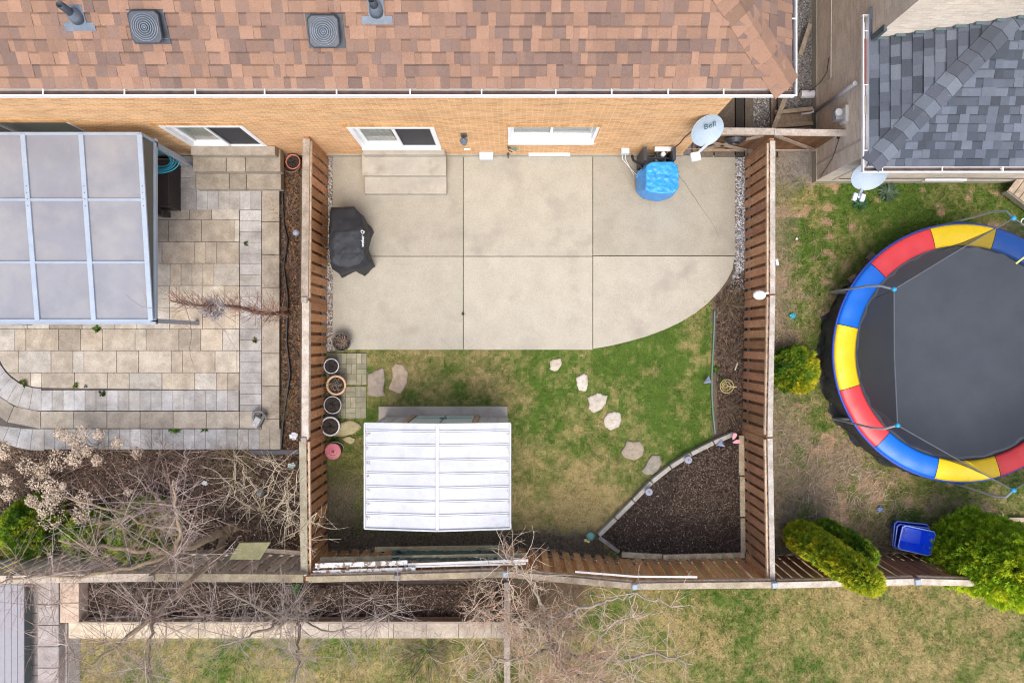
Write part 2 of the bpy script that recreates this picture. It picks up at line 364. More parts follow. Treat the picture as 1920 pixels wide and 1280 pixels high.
for q,_,_ in STONES: stones_ex.append(q)
lawn('lawn_grass','short patchy spring grass of the fenced middle garden',600,1398,560,1060,190000,.038,.0055,[SLAB,BED,shedpad,[(608,660),(690,660),(690,786),(608,786)]]+stones_ex,1)
lawn('rough_grass','rough weedy grass around the trampoline',1405,1990,300,1092,150000,.06,.0062,[[(1520,250),(1990,250),(1990,344),(1520,344)]],2)
lawn('back_grass','patchy green and straw coloured grass beyond the back fence',120,1990,1100,1340,170000,.05,.0062,[[(100,1080),(955,1080),(955,1200),(100,1200)],[(60,1080),(135,1080),(135,1300),(60,1300)]],3)
# ---------------- concrete patio : six panels with real joints
def GPs(q): return [tuple(G(*p)) for p in q]
mb=MB()
def panel(mb,reg,x0,x1,y0,y1,z,col):
    q=[(x0,y0),(x1,y0),(x1,y1),(x0,y1)]; pts=[G(*p) for p in q]; 
    R_=[tuple(G(*p)) for p in reg]; 
    if area(np.array(R_))<0: R_=R_[::-1]
    pp=[tuple(p) for p in pts]
    if area(np.array(pp))<0: pp=pp[::-1]
    c=clip(pp,R_)
    if len(c)>=3: mb.prism(c,-.1,z,col)
g_=.6
for (x0,x1,y0,y1,c) in ((624,869,292,481,(.90,.89,.88)),(869,1111,292,481,(1,1,.99)),(1111,1378,292,480,(.88,.87,.86)),(624,869,481,656,(.97,.97,.97)),(869,1111,481,656,(1.06,1.06,1.06)),(1111,1378,480,656,(1.04,1.03,1.03))):
    if x0==1111 and y0==480: mb.prism(GPs([(1111.6,480.8),(1376.4,480.8)]+[(a-.3,b) for a,b in SLAB[3:13]]+[(1111.6,653.6)]),-.1,.06,c)
    else: mb.prism(GPs([(x0+g_,y0+g_),(x1-g_,y0+g_),(x1-g_,y1-g_),(x0+g_,y1-g_)]),-.1,.06,c)
o=struct('patio',mb,m_conc); bevel(o,.008,2)
# hairline crack in the patio (a shallow dark ribbon lying in it)
mb=MB(); pts=[(1266,322),(1274,334),(1284,345),(1291,357),(1302,372),(1310,385),(1321,400),(1331,414),(1340,430),(1347,446)]
for k,(a,b) in enumerate(zip(pts[:-1],pts[1:])):
    A=P(*a,.0)*np.array([1,1,0])+[0,0,.0605]; B=P(*b,.0)*np.array([1,1,0])+[0,0,.0605]; mb.bar(A,B,.010 if k<5 else .006,.004,(.12,.10,.08))
struct('patio_crack',mb,m_plain)
# ---------------- pebbles
def pebbles(mb,poly,n,s0,s1,pal,z=.0,seed=0):
    r=np.random.RandomState(seed); xs=[p[0] for p in poly]; ys=[p[1] for p in poly]
    px=r.uniform(min(xs),max(xs),n); py=r.uniform(min(ys),max(ys),n); k=inpoly(px,py,poly); px,py=px[k],py[k]; n=len(px)
    base=np.array([(1,0,0),(.5,.87,0),(-.5,.87,0),(-1,0,0),(-.5,-.87,0),(.5,-.87,0),(.6,0,.6),(-.3,.5,.65),(-.3,-.5,.65)])
    f0=np.array([(0,1,6),(1,7,6),(1,2,7),(2,3,7),(3,8,7),(3,4,8),(4,5,8),(5,6,8),(5,0,6),(6,7,8)])
    s=r.uniform(s0,s1,n); a=r.uniform(0,6.28,n); asp=r.uniform(.55,1,n); jit=1+.25*r.randn(n,9,3)
    b=base[None]*jit; X=b[...,0]; Y=b[...,1]*asp[:,None]; x=X*np.cos(a)[:,None]-Y*np.sin(a)[:,None]; y=X*np.sin(a)[:,None]+Y*np.cos(a)[:,None]
    v=np.stack([x*s[:,None]+((px-960)/80)[:,None],y*s[:,None]+((640-py)/80)[:,None],b[...,2]*s[:,None]*.8+z],-1).reshape(-1,3)
    f=(f0[None]+np.arange(n)[:,None,None]*9).reshape(-1,3); pal=np.array(pal); c=pal[r.randint(len(pal),size=n)]*r.uniform(.7,1.2,(n,1))
    mb.add(v,f,np.repeat(np.clip(c,0,.9),10,axis=0))
white_pal=[(.62,.6,.56),(.5,.47,.42),(.3,.28,.25),(.7,.69,.67),(.2,.17,.14),(.42,.34,.26)]
mb=MB(); pebbles(mb,[(610,296),(626,296),(626,658),(607,658)],2600,.014,.034,white_pal,0,1); o=struct('gravel',mb,m_rock,kind='stuff'); o['label']='white and brown pebbles in the narrow strip along the left fence'
mb=MB(); pebbles(mb,[(1378,292),(1396,292),(1398,540),(1382,552),(1366,548),(1378,505)],3000,.012,.032,[(.6,.62,.64),(.45,.47,.5),(.7,.7,.7),(.25,.24,.24),(.35,.31,.27)],0,2); o=struct('gravel',mb,m_rock,kind='stuff'); o['label']='grey white pebbles between the patio and the right fence'
mb=MB(); pebbles(mb,[(1400,120),(1446,120),(1446,300),(1400,300)],3200,.010,.028,[(.5,.5,.5),(.3,.3,.3),(.18,.17,.16),(.1,.1,.1)],0,3); pebbles(mb,[(1455,0),(1524,0),(1524,205),(1455,205)],3500,.010,.022,[(.34,.34,.34),(.25,.25,.25),(.16,.16,.16),(.1,.1,.1)],0,4)
o=struct('gravel',mb,m_rock,kind='stuff'); o['label']='dark grey gravel in the passage between the two houses'
# ---------------- mulch chips in the beds
def chips(mb,poly,n,l0,l1,pal,z=.0,seed=0,tall=.02,hf=None):
    r=np.random.RandomState(seed); xs=[p[0] for p in poly]; ys=[p[1] for p in poly]
    px=r.uniform(min(xs),max(xs),n); py=r.uniform(min(ys),max(ys),n); k=inpoly(px,py,poly); px,py=px[k],py[k]; n=len(px)
    X=(px-960)/80; Y=(640-py)/80; a=r.uniform(0,6.28,n); L=r.uniform(l0,l1,n); Wd=L*r.uniform(.15,.55,n); tz=r.uniform(-.5,.5,n); tw=r.uniform(-.6,.6,n)
    zz=z+r.uniform(.002,tall,n)
    if hf is not None: zz=zz+hf(px,py)
    u=np.stack([np.cos(a),np.sin(a),tz],-1)*L[:,None]; v_=np.stack([-np.sin(a),np.cos(a),tw],-1)*Wd[:,None]; c=np.stack([X,Y,zz],-1)
    V=np.stack([c-u-v_,c+u-v_*.6,c+u+v_*.8,c-u+v_],1).reshape(-1,3); F=np.arange(4*n).reshape(-1,4)
    pal=np.array(pal); col=pal[r.randint(len(pal),size=n)]*r.uniform(.6,1.3,(n,1)); mb.add(V,F,np.clip(col,0,.9))
dark_pal=[(.045,.03,.022),(.07,.048,.036),(.11,.08,.06),(.03,.022,.018),(.17,.13,.10),(.06,.042,.034)]
leaf_pal=[(.14,.09,.06),(.09,.06,.045),(.06,.045,.035),(.22,.15,.10),(.17,.12,.09),(.05,.04,.03)]
mb=MB(); chips(mb,[(150,1096),(948,1096),(948,1166),(150,1166)],26000,.012,.035,dark_pal,0,5,.05); chips(mb,[(150,1096),(948,1096),(948,1166),(150,1166)],700,.01,.02,[(.4,.3,.22),(.3,.22,.16)],.04,6,.03)
o=struct('mulch',mb,m_chip,kind='stuff'); o['label']='black bark mulch in the long bed behind the fence'
mb=MB(); chips(mb,[(0,840),(560,846),(560,1090),(0,1090)],30000,.012,.04,leaf_pal,0,7,.04); chips(mb,[(528,290),(562,290),(560,1090),(528,1090)],9000,.012,.04,leaf_pal+[(.3,.13,.05)],0,8,.05)
chips(mb,[(0,840),(560,846),(560,1090),(0,1090)],900,.012,.028,[(.5,.4,.33),(.42,.3,.22),(.55,.48,.42)],.03,9,.03)
o=struct('leaf_litter',mb,m_chip,kind='stuff'); o['label']='brown leaf litter covering the planting bed of the left garden'
mb=MB(); chips(mb,[(1342,560),(1400,500),(1398,815),(1346,812)],9000,.010,.035,leaf_pal,0,10,.03); chips(mb,[(600,992),(640,985),(700,996),(800,990),(900,998),(1000,992),(1060,1008),(1110,1004),(1150,1046),(600,1050)],12000,.006,.02,leaf_pal+[(.2,.17,.13),(.12,.12,.05),(.16,.13,.1)],0,11,.02)
chips(mb,[(605,880),(640,868),(690,900),(690,990),(600,990)],2200,.006,.016,leaf_pal+[(.2,.17,.13),(.12,.12,.05)],0,12,.015)
o=struct('soil_litter',mb,m_chip,kind='stuff'); o['label']='crumbly dark soil and leaf bits along the right bed and behind the white building'
# dead twigs and straw strewn over the rough lawn
def twigs(mb,poly,n,l0,l1,pal,seed,z=.05,w=.004,bend=.3):
    r=np.random.RandomState(seed); xs=[p[0] for p in poly]; ys=[p[1] for p in poly]
    for k in range(n):
        px=r.uniform(min(xs),max(xs)); py=r.uniform(min(ys),max(ys))
        if not inpoly(np.array([px]),np.array([py]),poly)[0]: continue
        a=r.uniform(0,6.28); L=r.uniform(l0,l1); p=np.array([*G(px,py),z*r.uniform(.3,1.2)]); pts=[p]
        for q in range(3):
            a+=r.uniform(-bend,bend); p=p+np.array([math.cos(a)*L/3,math.sin(a)*L/3,r.uniform(-.2,.2)*L/3]); p[2]=max(p[2],.01); pts.append(p)
        mb.tube(pts,[w,w*.9,w*.7,w*.3],3,np.array(pal[r.randint(len(pal))])*r.uniform(.7,1.2),cap=False)
straw=[(.5,.4,.24),(.38,.3,.18),(.6,.52,.38),(.28,.2,.12)]
mb=MB(); RL=[(1462,420),(1560,400),(1560,560),(1545,700),(1560,800),(1700,920),(1800,960),(1700,1000),(1462,985)]
twigs(mb,RL,1700,.06,.28,straw,21); twigs(mb,[(1462,800),(1700,900),(1700,960),(1462,970)],520,.08,.3,[(.6,.52,.4),(.5,.42,.3)],22,.06,.005)
twigs(mb,[(1590,960),(1690,940),(1670,1080),(1560,1040)],280,.1,.45,[(.3,.23,.14),(.2,.15,.1),(.42,.34,.2)],23,.18,.005)
o=struct('dead_twigs',mb,m_bark,kind='stuff'); o['label']='dry straw and broken twigs strewn over the rough lawn'
# ================================================================ LEFT PAVED TERRACE (stepped)
def paver(mb,poly,z0,z1,col,gap=.006):
    p=np.array(poly,float); c=p.mean(0); d=p-c; L=np.linalg.norm(d,axis=1)[:,None]; p=c+d*(1-gap/np.maximum(L,.05)*1.2); mb.prism([tuple(q) for q in p],z0,z1,col)
r=random.Random(3)
def tan_c():
    k=r.random(); a=np.array([(.44,.38,.30),(.42,.37,.30),(.36,.315,.255),(.47,.42,.345),(.43,.40,.35)][r.randrange(5)])*r.uniform(.88,1.06); return tuple(np.clip(a,0,.8))
def gry_c(): return tuple(np.array([(.355,.345,.335),(.32,.31,.30),(.38,.375,.37),(.34,.325,.305)][r.randrange(4)])*r.uniform(.95,1.18))
def cop_c(): return tuple(np.array([(.34,.30,.245),(.31,.275,.225),(.37,.33,.27)][r.randrange(3)])*r.uniform(.88,1.08))
terr=MB(); ZT=.16
def GP(q): return [tuple(G(*p)) for p in q]
terr.prism(GP([(-60,300),(528,300),(528,803),(60,803),(-60,790)]),-.05,ZT-.03,(.10,.09,.08))
cx,cy=85,640
inner=[(0,200),(453,200),(453,731)]+[(cx+85*math.cos(a),cy+ 86*math.sin(a)) for a in np.linspace(math.pi*.5,math.pi,9)]
innerG=[(p[0]*1.0,-p[1]) for p in inner]
if area(np.array(innerG))<0: innerG=innerG[::-1]
rows=[300,335,375,414,455,495,536,577,617,657,698,733]
for k,(ya,yb) in enumerate(zip(rows[:-1],rows[1:])):
    x=-20-r.random()*30
    while x<455:
        wd=r.choice([20.3,40.7,40.7,61,61]); q=[(x,-ya),(x+wd,-ya),(x+wd,-yb),(x,-yb)]; q=q[::-1]
        c=clip(q,innerG)
        if len(c)>=3 and x+wd>-30: paver(terr,[tuple(G(a,-b)) for a,b in c],ZT-.04,ZT+r.uniform(-.002,.002),tan_c())
        x+=wd
def rect(mb,x0,x1,y0,y1,c,z=ZT): paver(mb,GP([(x0,y0),(x1,y0),(x1,y1),(x0,y1)]),z-.04,z+r.uniform(-.002,.002),c)
# grey border bands sit just proud of the tan field
ZB=ZT+.006
y=396
while y<768: rect(terr,454,494.5,y,min(y+20.1,770),gry_c(),ZB); y+=20.1
x=334; 
while x<494: rect(terr,x,min(x+20.1,494.5),355,396,gry_c(),ZB+.004); x+=20.1
for y in (296,316,336): rect(terr,334,373,y,y+19.8,gry_c(),ZB+.008)
for k in range(18): rect(terr,85+k*20.4+ (0),85+(k+1)*20.4,730,769,gry_c(),ZB)
for k in range(14): rect(terr,-43,-1,340+k*21,340+(k+1)*21,gry_c(),ZB)
for k,y in enumerate(np.arange(357,803,61)): rect(terr,495.5,528,y,min(y+61,803),cop_c(),ZB+.02)
for k,x in enumerate(np.arange(85,494,61.5)): rect(terr,x,min(x+61.5,494.5),769.5,801,cop_c(),ZB+.02)
def ring(mb,r0,r1,n,cf,z):
    for k in range(n):
        a0=math.pi*.5+k*(math.pi*.5)/n; a1=a0+(math.pi*.5)/n; pp=lambda rr,a:(cx+rr*math.cos(a),cy+rr*math.sin(a))
        paver(mb,GP([pp(r0,a0),pp(r1,a0),pp(r1,a1),pp(r0,a1)]),z-.04,z,cf())
ring(terr,87,129.5,9,gry_c,ZB); ring(terr,130,162,4,cop_c,ZB+.02); 
o=struct('pavement',terr,m_paver); bevel(o,.004,1)
low=MB()
for k in range(22): rect(low,85+k*20.1,85+(k+1)*20.1,803,842,gry_c() if k<20 else cop_c(),.05)
ring(low,163,205,12,gry_c,.05)
low.prism(GP([(60,803),(530,803),(530,843),(60,843)]),-.05,.005,(.07,.06,.05))
o=struct('pavement',low,m_paver); bevel(o,.004,1)
# weed-free dark joints come from the bedding below; black lawn edging behind the coping
# ---- paved strip, tan kerb and deck at the bottom left
mb=MB(); y=1090
while y<1345: rect(mb,58,128,y,y+19,(.34,.31,.29),.03); y+=19.4
struct('path',mb,m_paver)
# ================================================================ BRICK HOUSE
WY=4.34
def Wx(px,py): k=WY/(640-py); return (px-960)*k, CAM_H-FPX*k   # point on the south wall seen at a pixel
EAVE_Z=5.98; GUT_Y=460*(CAM_H-EAVE_Z)/FPX; GUT_X=535*(CAM_H-EAVE_Z)/FPX; XE=Wx(1275,293)[0]; XW=-16.0
house=Thing('brick_house','long orange brick house with brown shingle roof and white gutter','house',(0,WY,0))
H_=house
holes=[]  # x0,x1,z0,z1
D1=(Wx(678,276)[0],Wx(828,276)[0],Wx(678,276)[1],Wx(678,238)[1])
D2=(Wx(357,273)[0],Wx(502,273)[0],Wx(357,274)[1],Wx(357,235.5)[1])
K1=(Wx(952,268)[0],Wx(1114,268)[0],Wx(952,268)[1],Wx(952,238)[1])
L1=(-12.2,Wx(163,247)[0],.95,Wx(163,229)[1])
U1=(Wx(1012,186)[0],Wx(1213,186)[0],Wx(1012,174)[1],5.6)
holes=[D1,D2,K1,L1,U1]
def wall_mesh(mb,x0,x1,z0,z1,holes,y,dep=.24):
    xs=sorted(set([x0,x1]+[h[0] for h in holes]+[h[1] for h in holes])); zs=sorted(set([z0,z1]+[h[2] for h in holes]+[h[3] for h in holes]))
    for a,b in zip(xs[:-1],xs[1:]):
        for c,d in zip(zs[:-1],zs[1:]):
            mx,mz=(a+b)/2,(c+d)/2
            if any(h[0]<mx<h[1] and h[2]<mz<h[3] for h in holes): continue
            mb.add([(a,y,c),(b,y,c),(b,y,d),(a,y,d)],[(0,1,2,3)])
    for (a,b,c,d) in holes:
        y2=y+dep
        mb.add([(a,y,c),(a,y,d),(a,y2,d),(a,y2,c)],[(0,1,2,3)]); mb.add([(b,y,c),(b,y2,c),(b,y2,d),(b,y,d)],[(0,1,2,3)])
        mb.add([(a,y,d),(b,y,d),(b,y2,d),(a,y2,d)],[(0,1,2,3)]); mb.add([(a,y,c),(a,y2,c),(b,y2,c),(b,y,c)],[(0,1,2,3)])
mb=MB(); wall_mesh(mb,XW,XE,.22,EAVE_Z+.1,holes,WY)
mb.add([(XE,WY,.22),(XE,14,.22),(XE,14,6.08),(XE,WY,6.08)],[(0,1,2,3)]); mb.add([(XW,14,.22),(XW,WY,.22),(XW,WY,6.08),(XW,14,6.08)],[(0,1,2,3)]); mb.add([(XE,14,.22),(XW,14,.22),(XW,14,6.08),(XE,14,6.08)],[(0,1,2,3)])
H_.part('wall',mb,m_brick)
mb=MB(); mb.box(((XW+XE)/2,9.15,.1),(XE-XW+.06,9.68,.24),0,(.9,.9,.9)); H_.part('foundation',mb,m_conc)
# soldier courses over the openings and rowlock sills under the windows
def soldier(name,x0,x1,z0,z1,n,out=.008):
    mb=MB(); wd=(x1-x0)/n
    for k in range(n):
        c=np.array([(.70,.39,.15),(.62,.33,.12),(.76,.45,.2)][rng.randrange(3)])*rng.uniform(.85,1.05)
        mb.box((x0+(k+.5)*wd,WY-out+.03,(z0+z1)/2),(wd-.012,.06,z1-z0),0,c)
    return H_.part(name,mb,m_plain)
soldier('lintel',D1[0]-.1,D1[1]+.1,D1[3],D1[3]+.2,26); soldier('lintel',D2[0]-.1,D2[1]+.1,D2[3],D2[3]+.2,26)
soldier('lintel',K1[0]-.1,K1[1]+.1,K1[3],K1[3]+.2,25); soldier('window_ledge',K1[0]-.05,K1[1]+.05,K1[2]-.2,K1[2],17,.03)
soldier('window_ledge',U1[0]-.05,U1[1]+.05,U1[2]-.2,U1[2],24,.03); soldier('lintel',L1[0],L1[1]+.1,L1[3],L1[3]+.2,40)
def frame_rect(mb,x0,x1,z0,z1,y,t,d,col=(1,1,1)):
    mb.box(((x0+x1)/2,y,z0+t/2),(x1-x0,d,t),0,col); mb.box(((x0+x1)/2,y,z1-t/2),(x1-x0,d,t),0,col)
    mb.box((x0+t/2,y,(z0+z1)/2),(t,d,z1-z0-2*t),0,col); mb.box((x1-t/2,y,(z0+z1)/2),(t,d,z1-z0-2*t),0,col)
def sliding_door(D,left_screen=False):
    x0,x1,z0,z1=D; e=.004; mid=(x0+x1)/2+.04
    mb=MB(); frame_rect(mb,x0+e,x1-e,z0+e,z1-e,WY+.06,.10,.15); d=H_.part('patio_door',mb,m_white); bevel(d,.004,1)
    mb=MB(); frame_rect(mb,x0+.105,mid,z0+.105,z1-.105,WY+.085,.085,.05); H_.part('sliding_panel',mb,m_white,d)
    mb=MB(); mb.box(((x0+mid)/2,WY+.09,(z0+z1)/2),(mid-x0-.24,.008,z1-z0-.3)); H_.part('glass_pane',mb,m_glass,d)
    mb=MB(); frame_rect(mb,mid-.03,x1-.08,z0+.08,z1-.08,WY+.03,.045,.03,(.10,.11,.13)); H_.part('screen_frame',mb,m_plain,d)
    mb=MB(); mb.box(((mid+x1)/2-.05,WY+.03,(z0+z1)/2),(x1-mid-.13,.006,z1-z0-.24)); H_.part('insect_screen',mb,m_screen,d)
    mb=MB(); mb.box((mid,WY+.0,(z0+z1)/2),(.05,.03,z1-z0-.17)); H_.part('centre_stile',mb,m_white,d)
    mb=MB(); mb.box(((x0+x1)/2,WY+.35,(z0+z1)/2),(x1-x0,.02,z1-z0),0,(.40,.44,.38)); 
    for k in range(14): mb.box((x0+(k+.5)*(x1-x0)/14,WY+.33,(z0+z1)/2),(.05,.03,z1-z0-.1),0,(.5,.53,.47))
    H_.part('curtain',mb,m_plain,d)
    mb=MB(); mb.box(((x0+x1)/2,WY-.02,z0+.0),(x1-x0-.02,.10,.03)); H_.part('threshold',mb,m_white,d)
sliding_door(D1); sliding_door(D2)
def window(Wn,mullion=True,label=None,dp=.12):
    x0,x1,z0,z1=Wn; e=.004
    mb=MB(); frame_rect(mb,x0+e,x1-e,z0+e,z1-e,WY+.03+dp/2,.07,.04+dp); w_=H_.part('window',mb,m_white,label=label); bevel(w_,.004,1)
    mb=MB(); mid=(x0+x1)/2; frame_rect(mb,x0+.075,mid+.02,z0+.075,z1-.075,WY+dp-.02,.055,.04); frame_rect(mb,mid-.02,x1-.075,z0+.075,z1-.075,WY+dp+.02,.055,.03); H_.part('sash',mb,m_white,w_)
    mb=MB(); mb.box((mid,WY+dp,(z0+z1)/2),(x1-x0-.2,.006,z1-z0-.2)); H_.part('pane',mb,m_glass,w_)
    mb=MB(); mb.box((mid,WY+.3,(z0+z1)/2),(x1-x0,.02,z1-z0),0,(.45,.46,.44)); H_.part('blind',mb,m_plain,w_)
    mb=MB(); mb.box((mid,WY-.01+dp/2,z0+.045),(x1-x0-.02,.08+dp,.09)); H_.part('sill',mb,m_white,w_)
window(K1,dp=.19); window(L1); window(U1)
# gutter, fascia, soffit
gz_=EAVE_Z
mb=MB(); GI=GUT_Y+.12
# lip strip + front face + bottom along south and east
mb.box(((XW+GUT_X)/2,GUT_Y+.012,gz_-.012),(GUT_X-XW,.026,.024)); mb.box(((XW+GUT_X)/2,GUT_Y+.02,gz_-.08),(GUT_X-XW-.02,.008,.11)); mb.box(((XW+GUT_X)/2,GUT_Y+.065,gz_-.14),(GUT_X-XW-.02,.10,.008))
mb.box((GUT_X-.012,(GUT_Y+14)/2,gz_-.012),(.026,14-GUT_Y-.03,.024)); mb.box((GUT_X-.02,(GUT_Y+14)/2,gz_-.08),(.008,14-GUT_Y-.05,.11)); mb.box((GUT_X-.065,(GUT_Y+14)/2,gz_-.14),(.10,14-GUT_Y-.2,.008))
gut=H_.part('gutter',mb,m_gutter); bevel(gut,.003,1)
for px in (80,233,366,496,631,769,903,1042,1147,1253,1357,1460):
    mb=MB(); x=(px-960)*(CAM_H-gz_)/FPX; mb.box((x,GUT_Y+.07,gz_-.006),(.022,.11,.008)); H_.part('gutter_hanger',mb,m_white,gut)
for py in (35,141): mb=MB(); y=(640-py)*(CAM_H-gz_)/FPX; mb.box((GUT_X-.07,y,gz_-.006),(.11,.022,.008)); H_.part('gutter_hanger',mb,m_white,gut)
mb=MB(); mb.box(((XW+GUT_X)/2,GUT_Y+.065,gz_-.115),(GUT_X-XW-.03,.085,.035)); mb.box((GUT_X-.065,(GUT_Y+14)/2,gz_-.115),(.085,14-GUT_Y-.25,.035))
H_.part('gutter_debris',mb,m_gutin,gut)
mb=MB(); mb.box(((XW+GUT_X)/2-.06,GUT_Y+.135,gz_-.06),(GUT_X-XW-.12,.02,.16)); mb.box((GUT_X-.135,(GUT_Y+14)/2,gz_-.06),(.02,14-GUT_Y-.3,.16)); H_.part('fascia',mb,m_white)
mb=MB(); mb.box(((XW+GUT_X)/2-.07,(GUT_Y+.145+WY)/2,gz_-.13),(GUT_X-XW-.14,WY-GUT_Y-.15,.01)); mb.box(((GUT_X-.145+XE)/2,(WY+14)/2,gz_-.13),(GUT_X-.145-XE,14-WY,.01)); H_.part('soffit',mb,m_white)
# roof
def shingle_plane(mb,O,U,Vv,reg,expo,pal,rg,wmin=.08,wmax=.23,base=.018):
    O=np.array(O,float);U=np.array(U,float);Vv=np.array(Vv,float);N=np.cross(U,Vv);N/=np.linalg.norm(N);N=N if N[2]>0 else -N
    if area(np.array(reg))<0: reg=reg[::-1]
    us=[p[0] for p in reg]; vs=[p[1] for p in reg]; k=0; v0=min(vs)
    while v0<max(vs):
        u=min(us)-rg.random()*.4
        while u<max(us):
            wd=rg.uniform(wmin,wmax); c=clip([(u,v0),(u+wd,v0),(u+wd,v0+expo+.01),(u,v0+expo+.01)],reg)
            if len(c)>=3:
                lift=base+rg.choice([0,0,.009,.012]); col=np.array(pal[rg.randrange(len(pal))])*rg.uniform(.9,1.1)
                if lift>base+.001: col=col*1.04
                P3=[O+U*a+Vv*b+N*(lift*(1-(b-v0)/(expo+.01))+.002) for a,b in c]
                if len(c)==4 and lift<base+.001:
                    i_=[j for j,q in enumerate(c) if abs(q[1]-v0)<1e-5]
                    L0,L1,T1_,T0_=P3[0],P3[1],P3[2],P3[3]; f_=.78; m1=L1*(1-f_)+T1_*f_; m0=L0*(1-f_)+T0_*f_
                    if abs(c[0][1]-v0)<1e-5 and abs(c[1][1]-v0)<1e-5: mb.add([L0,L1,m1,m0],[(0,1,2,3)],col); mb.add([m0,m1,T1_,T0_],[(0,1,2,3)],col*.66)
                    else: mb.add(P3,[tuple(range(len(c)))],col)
                else: mb.add(P3,[tuple(range(len(c)))],col)
                lo=[(a,b) for a,b in c if abs(b-v0)<1e-5]
                if len(lo)>=2:
                    a0=min(q[0] for q in lo); a1=max(q[0] for q in lo)
                    T0=O+U*a0+Vv*v0+N*(lift+.002); T1=O+U*a1+Vv*v0+N*(lift+.002); B0=O+U*a0+Vv*(v0+.003)+N*.0; B1=O+U*a1+Vv*(v0+.003)+N*.0
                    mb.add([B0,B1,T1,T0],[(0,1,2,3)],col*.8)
            u+=wd+.002
        v0+=expo; k+=1
def hipcap(mb,A,B,n1,n2,half,expo,pal,rg):
    """folded cap shingles along ridge line A->B ; n1,n2 side directions lying in the two planes, perpendicular to the hip"""
    A=np.array(A,float);B=np.array(B,float);d=B-A;L=np.linalg.norm(d);d/=L; up=np.array([0,0,1.]); k=0; t=0
    while t<L:
        a=A+d*t; b=A+d*(t+expo*1.25); col=np.array(pal[rg.randrange(len(pal))])*rg.uniform(.92,1.12); l0=.034; l1=.012
        w=half*rg.uniform(.97,1.03)
        for nn in (n1,n2):
            nn=np.array(nn,float)
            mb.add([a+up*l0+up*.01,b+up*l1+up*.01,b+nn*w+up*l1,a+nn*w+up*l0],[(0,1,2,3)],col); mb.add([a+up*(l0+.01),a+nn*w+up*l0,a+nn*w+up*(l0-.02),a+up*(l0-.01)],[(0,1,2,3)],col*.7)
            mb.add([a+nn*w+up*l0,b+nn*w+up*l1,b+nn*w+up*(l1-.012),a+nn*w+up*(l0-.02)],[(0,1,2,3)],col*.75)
        t+=expo
m_=.70; ang=math.atan(m_); RY=474*(CAM_H-6.03)/FPX; RX=523*(CAM_H-6.03)/FPX; RZ=6.03
brown=[(.295,.178,.122),(.27,.165,.116),(.285,.172,.12),(.22,.142,.108),(.185,.125,.102),(.245,.152,.112),(.315,.19,.13),(.21,.137,.107)]
run=5.0; sl=run/math.cos(ang)
mb=MB(); rg=random.Random(12)
mb2=MB(); ridge=(RX-run,RY+run,RZ+m_*run)
mb2.add([(XW,RY,RZ),(RX,RY,RZ),ridge,(XW,ridge[1],ridge[2])],[(0,1,2,3)],(.2,.12,.09)); mb2.add([(RX,RY,RZ),(RX,RY+2*run,RZ),ridge],[(0,1,2)],(.2,.12,.09))
mb2.add([(RX,RY+2*run,RZ),(XW,RY+2*run,RZ),(XW,ridge[1],ridge[2]),ridge],[(0,1,2,3)],(.3,.18,.13)); mb2.add([(XW,RY,RZ),(XW,ridge[1],ridge[2]),(XW,RY+2*run,RZ)],[(0,1,2)],(.3,.18,.13))
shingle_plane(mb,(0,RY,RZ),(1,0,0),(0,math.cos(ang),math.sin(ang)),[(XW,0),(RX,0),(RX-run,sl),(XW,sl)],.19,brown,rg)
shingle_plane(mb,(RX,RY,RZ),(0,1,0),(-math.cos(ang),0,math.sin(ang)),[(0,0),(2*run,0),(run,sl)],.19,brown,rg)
mb.v+=mb2.v; off=mb.n
for f in mb2.f: mb.f.append(f+off)
mb.c+=mb2.c; mb.n+=mb2.n
roof=H_.part('roof',mb,m_shing)
mb=MB(); hd=np.array([-1,1,m_]); s1=np.array([-1,-.0,0.]); 
n1=np.array([-.75,-.66,0.]); n1[2]=m_*n1[1]; n1/=np.linalg.norm(n1)   # down the south plane
n1=np.array([-.72,-.62,-.62*m_]); n2=np.array([.62,.72,-.62*m_])
hipcap(mb,(RX-.02,RY+.02,RZ+.014),(RX-run,RY+run,RZ+m_*run),n1,n2,.27,.2,[(.30,.178,.12),(.27,.16,.11),(.235,.145,.10),(.285,.17,.118)],rg)
H_.part('hip_cap',mb,m_shing,roof)
def roofP(px,py,lift=0):
    d=640-py; y=d*(CAM_H-RZ+m_*RY)/(FPX+m_*d); z=RZ+m_*(y-RY); return np.array([(px-960)*(CAM_H-z)/FPX,y,z+lift])
def box_vent(px,py):
    c=roofP(px,py); t=ang
    mb=MB(); f=rot([(-.30,-.26,.02),(.24,-.26,.02),(.24,.22,.02),(-.24,.22,.02)],t)+c; 
    mb.box(c+rot([(0,-.0,.022)],t)[0],(.56,.50,.012),0,(1,1,1),rx=t); fl=H_.part('roof_vent',mb,m_dark)
    mb=MB()
    sq=lambda s,z,k=.75:[(s*a,s*b,z) for a,b in ((1,k),(k,1),(-k,1),(-1,k),(-1,-k),(-k,-1),(k,-1),(1,-k))]
    mb.loft([rot(sq(.19,.03),t*.7)+c,rot(sq(.19,.10),t*.7)+c,rot(sq(.23,.11),t*.7)+c,rot(sq(.235,.15),t*.7)+c,rot(sq(.22,.17),t*.7)+c]); h=H_.part('hood',mb,m_dark,fl); bevel(h,.008,2)
    mb=MB()
    for k in range(6):
        rr=.195-k*.032; a=np.linspace(0,2*math.pi,29); pts=np.c_[np.cos(a)*rr,np.sin(a)*rr,np.full(29,.172+.003*k)]; mb.tube(rot(pts,t*.7)+c,.010,5,(1,1,1),cap=False)
    mb.lathe([(.03,0),(.02,.02),(.004,.022)],c+rot([(0,0,.178)],t*.7)[0],16); H_.part('ribbed_cap',mb,m_steelblue,fl,smooth=True)
